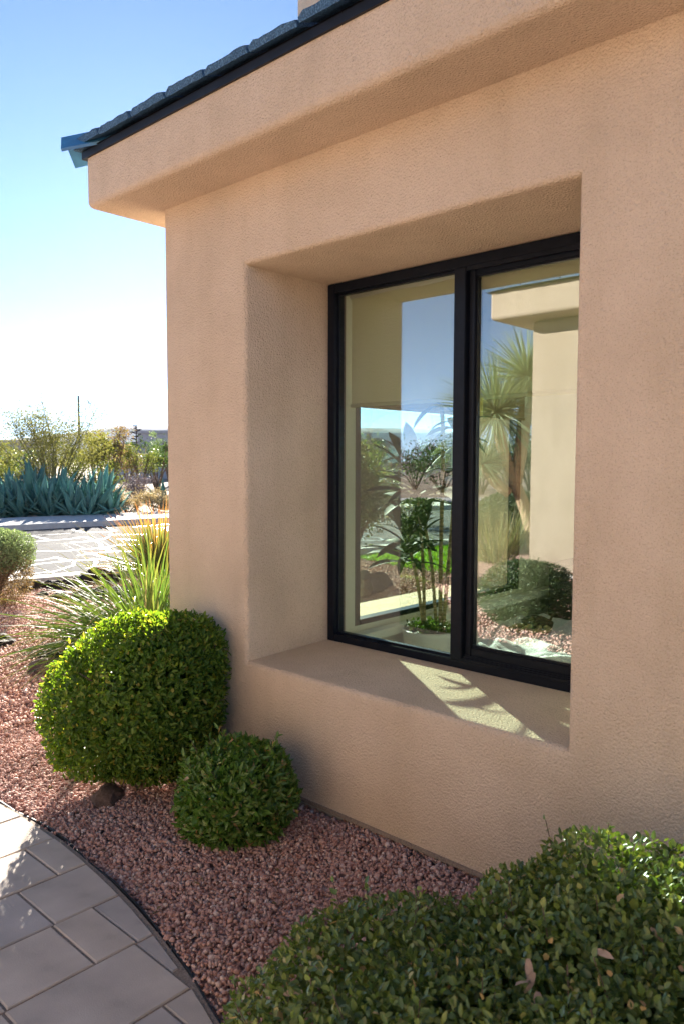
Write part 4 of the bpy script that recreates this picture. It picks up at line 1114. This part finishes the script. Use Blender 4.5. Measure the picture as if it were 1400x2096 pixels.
def far_house(label, px0, px1, dep, h_, parts, deep=9, wins=()):
    a, b_ = g_at(px0, dep), g_at(px1, dep); ang = math.atan2(b_.y - a.y, b_.x - a.x); L_ = (b_ - a).length
    t = tag(empty('far_house', a, ang), label, 'house')
    mb = MB(); mb.box((0, 0, 0), (L_, deep, h_)); mb.build('wall', M['stucco_far'], t, bevel=.05)
    mb = MB(); mb.box((-.25, -.25, h_ - .02), (L_ + .25, deep + .25, h_ + .28)); mb.build('parapet', M['stucco_far'], t, bevel=.05)
    for x0, x1, z0, z1 in wins:
        w_ = empty('window'); w_.parent = t
        mb = MB(); mb.box((x0 - .06, -.03, z0 - .06), (x1 + .06, .04, z0)); mb.box((x0 - .06, -.03, z1), (x1 + .06, .04, z1 + .06)); mb.box((x0 - .06, -.03, z0 + .001), (x0, .04, z1 - .001)); mb.box((x1, -.03, z0 + .001), (x1 + .06, .04, z1 - .001))
        mb.build('frame', M['white_paint'], w_)
        mb = MB(); mb.box((x0, -.02, z0 + .002), (x1, .01, z1 - .002)); mb.build('pane', M['window_far'], w_)
    return t
far_house('low flat-roofed building at the far left behind the bushes', -120, 32, 70, 3.15, 0, wins=((1, 2.4, 1, 2), (3.6, 5, 1, 2)))
far_house('taller flat-roofed grey house at the wall corner beyond the flower stalk', 283, 420, 75, 4.25, 0, wins=((1.2, 2.6, 1.2, 2.4),))
far_house('lower grey house wing with a pale window beside the flower stalk', 234, 318, 62, 2.75, 0, deep=7, wins=((.9, 1.5, .9, 1.9), (2.1, 2.7, .9, 1.9)))
far_house('long flat-roofed house across the road seen through the room', 690, 980, 62, 3.55, 0, deep=8, wins=((4.2, 6.6, 1.1, 2.3), (8, 9.2, 1.1, 2.3)))

# mountains
def ridge(name, px0, px1, dist, prof, label):
    v, f = [], []; n_ = len(prof)
    for i, hpx in enumerate(prof):
        px = px0 + (px1 - px0) * i / (n_ - 1); p = at(px, 945, dist); z = dist * hpx / FPX
        d = Vector((_F[0], _F[1], 0)) * dist * .35
        v += [(p.x - d.x * .03, p.y - d.y * .03, -5), (p.x, p.y, z * .55 + 3), (p.x + d.x * .055, p.y + d.y * .055, z * 1.03), (p.x + d.x * .12, p.y + d.y * .12, -5)]
    for i in range(n_ - 1):
        for j in range(3): f.append((4 * i + j, 4 * i + 4 + j, 4 * i + 5 + j, 4 * i + 1 + j))
    o = obj(name, pymesh(name, v, f, True), M['mountain']); return tag(o, kind='structure')
ridge('mountains', -1500, 1900, 5500, [20, 32, 28, 40, 36, 50, 44, 58, 46, 40, 52, 44, 36, 30, 34, 42, 48, 60, 74, 72, 64, 66, 68, 70, 69, 62, 50, 54, 44, 50, 58, 46, 40, 48, 36, 30], '')

# ------------------------------------------------------------------ side garden, seen through the room
hs_ = on(752, 1172)
tree('twiggy_shrub', 'tall twiggy shrub with pale sunlit top, seen through the room beside the lawn', (hs_.x - .35, hs_.y - .15, 0), 1.66, 1.7, 34000, 'leaf_side', .055, .024, 'bark', 22, .95, seed=40, low=.06, cat='shrub', clumps=170)
tree('leafy_shrub', 'low green leafy shrub under the twiggy one, seen through the room', (hs_.x - .75, hs_.y - .75, 0), .95, 1.3, 8000, 'leaf_olive', .04, .018, 'bark', 10, 1.0, seed=41, low=.15, cat='shrub', clumps=40)
tree('brown_shrub', 'brownish rounded shrub on the far side of the road, seen through the room', g_at(838, 19), 1.05, 1.5, 3000, 'leaf_brown', .05, .02, 'bark', 10, 1.1, seed=42, low=.15, cat='shrub', clumps=40)
lw = [(-4.55, 6.5), (-2.9, 6.1), (-1.6, 6.3), (-1.0, 7.2), (-1.2, 9.5), (-2.4, 10.8), (-4.2, 10.4), (-4.75, 8.2)]
lwp = catmull([(a, b_, 0) for a, b_ in lw + [lw[0]]], .25)
lawn = tag(obj('lawn', pymesh('lawn', [(p.x, p.y, .012) for p in lwp[:-1]], [tuple(range(len(lwp) - 1))]), noisy('lawn_soil', [(.3, (.06, .12, .015)), (.7, (.09, .17, .02))], 20)), kind='structure')
gb = []
Pg = np.column_stack([rng.uniform(-4.7, -1.1, 16000), rng.uniform(6.1, 10.7, 16000)])
from math import hypot
def inside(x, y, poly):
    c = False; j = len(poly) - 1
    for i in range(len(poly)):
        if (poly[i][1] > y) != (poly[j][1] > y) and x < (poly[j][0] - poly[i][0]) * (y - poly[i][1]) / (poly[j][1] - poly[i][1]) + poly[i][0]: c = not c
        j = i
    return c
Pg = np.array([p for p in Pg if inside(p[0], p[1], lw)]); k = len(Pg)
P3 = np.column_stack([Pg, np.full(k, .01)])
V_, F_ = leaf_cloud(P3, unit(k) * .45 + np.array([0, 0, 1.0]), unit(k), rng.uniform(.035, .07, k), np.full(k, .009))
tag(obj('grass_blades', npmesh('grass_blades', V_, F_), M['lawn'], lawn), kind='stuff')
for i, (px, dep, h_, w_, lm) in enumerate([(735, 40, 3.0, 2.6, 'leaf_olive'), (805, 46, 2.7, 3.4, 'leaf_dark'), (860, 48, 2.9, 3.0, 'leaf_olive')]):
    tree('roadside_tree', ['olive tree beyond the road in front of the long house, seen through the room', 'dark green tree behind the octagonal sign, seen through the room', 'olive tree at the right of the octagonal sign, seen through the room'][i], g_at(px, dep), h_, w_, 2200, lm, .11, .055, 'bark', 8, 1.1, seed=50 + i, low=.12)
# octagonal sign, seen from behind
sp = g_at(775, 50); t = tag(empty('road_sign', sp, YAW - math.pi / 2), 'octagonal road sign seen from its plain grey back on a thin post', 'road sign')
mb = MB(); mb.tube([(0, 0, 0), (0, 0, 2.75)], .035, 8); mb.build('post', M['steel'], t, True)
a8 = [math.radians(22.5 + 45 * k) for k in range(8)]
v = [(.33 * math.cos(a), -.04, 2.25 + .33 * math.sin(a)) for a in a8] + [(.33 * math.cos(a), -.045, 2.25 + .33 * math.sin(a)) for a in a8]
obj('sign_plate', pymesh('sign_plate', v, [tuple(range(8)), tuple(range(15, 7, -1))] + [(i, 8 + i, 8 + (i + 1) % 8, (i + 1) % 8) for i in range(8)]), M['concrete'], t)
mb = MB(); mb.box((-.42, -.02, 2.7), (.42, .0, 2.9)); mb.build('street_name_plate', noisy('green_plate', [(.3, (.02, .16, .09)), (.7, (.03, .2, .11))], 5, rough=.4), t)
# street lamp
lp = g_at(640, 60); t = tag(empty('street_lamp', lp, YAW - math.pi / 2), 'street lamp with a flat box head on a long arm, seen through the room', 'street lamp')
mb = MB(); mb.tube([(0, 0, 0), (0, 0, 5.2)], [.1, .07], 10); mb.build('post', M['steel'], t, True)
mb = MB(); mb.tube([(0, 0, 5.15), (1.2, 0, 5.3), (2.75, 0, 5.32)], [.06, .05, .045], 8); mb.build('arm', M['steel'], t, True)
mb = MB(); mb.box((2.7, -.22, 5.1), (3.45, .22, 5.42)); mb.build('lamp_head', M['frame'], t, bevel=.04)

# ------------------------------------------------------------------ what the window mirrors: the facing wing and its garden
WX, WY, WS, WF, WO = -1.85, -5.80, 3.36, 3.72, .40
wing = tag(empty('facing_wing', (WX, WY, 0)), 'sunlit pale stucco house wing with a thick eave, mirrored in the window', 'house')
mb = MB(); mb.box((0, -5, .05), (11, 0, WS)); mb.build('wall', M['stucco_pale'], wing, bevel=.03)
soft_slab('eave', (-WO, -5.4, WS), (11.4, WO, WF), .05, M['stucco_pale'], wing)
mb = MB(); mb.box((.03, -4.97, -.2), (10.97, -.03, .06)); mb.build('foundation', M['concrete'], wing)
v = [(-WO - .05, -5.45, WF), (11.45, -5.45, WF), (11.45, WO + .05, WF), (-WO - .05, WO + .05, WF), (2.5, -2.5, WF + .95), (8.5, -2.5, WF + .95)]
wr = obj('roof', pymesh('roof', v, [(0, 1, 5, 4), (1, 2, 5), (2, 3, 4, 5), (3, 0, 4)]), M['tile'], wing)
for k in range(40):
    o = obj('roof_tile', TM[k % 6], None, wr, (-WO + .1 + .2665 * k, WO + .08, WF + .004)); o.rotation_euler = (PITCHR, 0, math.pi)
    if -WO + .1 + .2665 * k > 10.8: break
rb_ = refl(1076, 1285)
bush('round_shrub', 'sunlit rounded shrub in front of the facing wing, mirrored in the window', 'shrub', (rb_.x, rb_.y, 0), [((0, 0, .30), (.44, .40, .31))], 8000, .026, .011, M['leaf_dark'], depth=.03, pw=2.3, seed=22, shoots=30)
for (x, y), r_, h_, lb in (((-4.7, -7.3), .75, .85, 'broad dark green shrub added to darken the mirrored garden near the kerb'), ((-3.9, -8.9), .70, .95, 'tall dark green shrub added to darken the mirrored garden behind the broad one'), ((-2.55, -4.35), .46, .55, 'low dark green shrub added nearest the walkway to darken the mirrored garden')):
    bush('round_shrub', lb, 'shrub', (x, y, 0), [((0, 0, h_ * .52), (r_, r_ * .9, h_ * .5))], 9000, .045, .020, M['leaf_dark'], depth=.04, pw=2.2, seed=30 + x, shoots=20)  # added shrubs: dark leaves stand in for shade on the mirrored gravel
og = refl(1012, 1152)
clump('grass_clump', 'fine tall ornamental grass in the garden mirrored in the window', 'grass', (og.x, og.y, 0), 420, .85, .008, .35, (50, 88), M['ornamental'], .28)
# tree yucca
yb_ = refl(1092, 1132); t = tag(empty('tree_yucca', yb_), 'leaning tree yucca with thatched trunk and spiky heads, mirrored in the window', 'yucca')
DY = (Vector((yb_.x, 2 * GLASS_Y - yb_.y, 0)) - Vector(CAM)).dot(Vector(_F)) * 1.0
def ym(px, py): return refl(px, py, DY) - yb_
h1, h2, h3 = ym(1012, 845), ym(1078, 772), ym(985, 950)
mb = MB(); mb.tube(catmull([(0, 0, -.05), ym(1078, 1060), ym(1050, 985), ym(1025, 915), h1], .12), [.17, .15, .13, .12, .115, .11, .11, .105, .10, .10] + [.095] * 40, 12); mb.build('trunk', M['shag'], t, True)
mb = MB(); mb.tube(catmull([ym(1052, 990), ym(1066, 900), h2], .12), .11, 10); mb.build('branch', M['shag'], t, True)
mb = MB(); mb.tube(catmull([ym(1040, 1010), ym(1008, 985), h3], .12), .09, 10); mb.build('branch', M['shag'], t, True)
for hd, L_, n_ in ((h1, 1.12, 1000), (h2, .95, 760), (h3, .62, 360)):
    sp_ = []
    for i in range(n_):
        d = Vector(unit(1)[0]);
        if d.z < -.72: d.z = abs(d.z) * .3
        sp_.append((hd + d * .05, d, L_ * random.uniform(.8, 1.08), .015, .28))
    tag(obj('spiky_head', blades(sp_), M['yucca_blade'], t), kind='stuff')
for i, (px, dep, h_, w_, lm) in enumerate([(905, 38, 2.6, 4, 'leaf_dark'), (985, 36, 2.9, 3.6, 'leaf_dark'), (1040, 40, 3.3, 4.2, 'leaf_olive'), (1085, 37, 2.8, 3.4, 'leaf_dark'), (1130, 40, 3.0, 4, 'leaf_dark'), (850, 42, 2.4, 3.5, 'leaf_purple')]):
    p = refl(px, 945, dep); p.z = 0
    tree('street_tree', ['dark green tree left of the yucca in the mirrored street', 'dark round tree right behind the yucca head in the mirrored street', 'tall olive tree behind the yucca in the mirrored street', 'dark green tree near the facing wing in the mirrored street', 'dark tree hidden behind the facing wing in the mirrored street', 'grey twiggy tree at the left of the mirrored street'][i], p, h_, w_, 2400, lm, .13, .07, 'bark', 8, 1.15, seed=60 + i, low=.08)

# ------------------------------------------------------------------ air
hz = MB(); hz.box((-9600, -9600, -6), (9600, 9600, 330))
hm = bpy.data.materials.new('haze'); hm.use_nodes = True
hn = hm.node_tree.nodes; hn.remove(hn['Principled BSDF'])
pv = hn.new('ShaderNodeVolumePrincipled'); pv.inputs['Density'].default_value = .00005; pv.inputs['Color'].default_value = (.86, .92, 1, 1); pv.inputs['Anisotropy'].default_value = .0
hm.node_tree.links.new(pv.outputs[0], hn['Material Output'].inputs['Volume'])
tag(hz.build('haze', hm), kind='stuff')
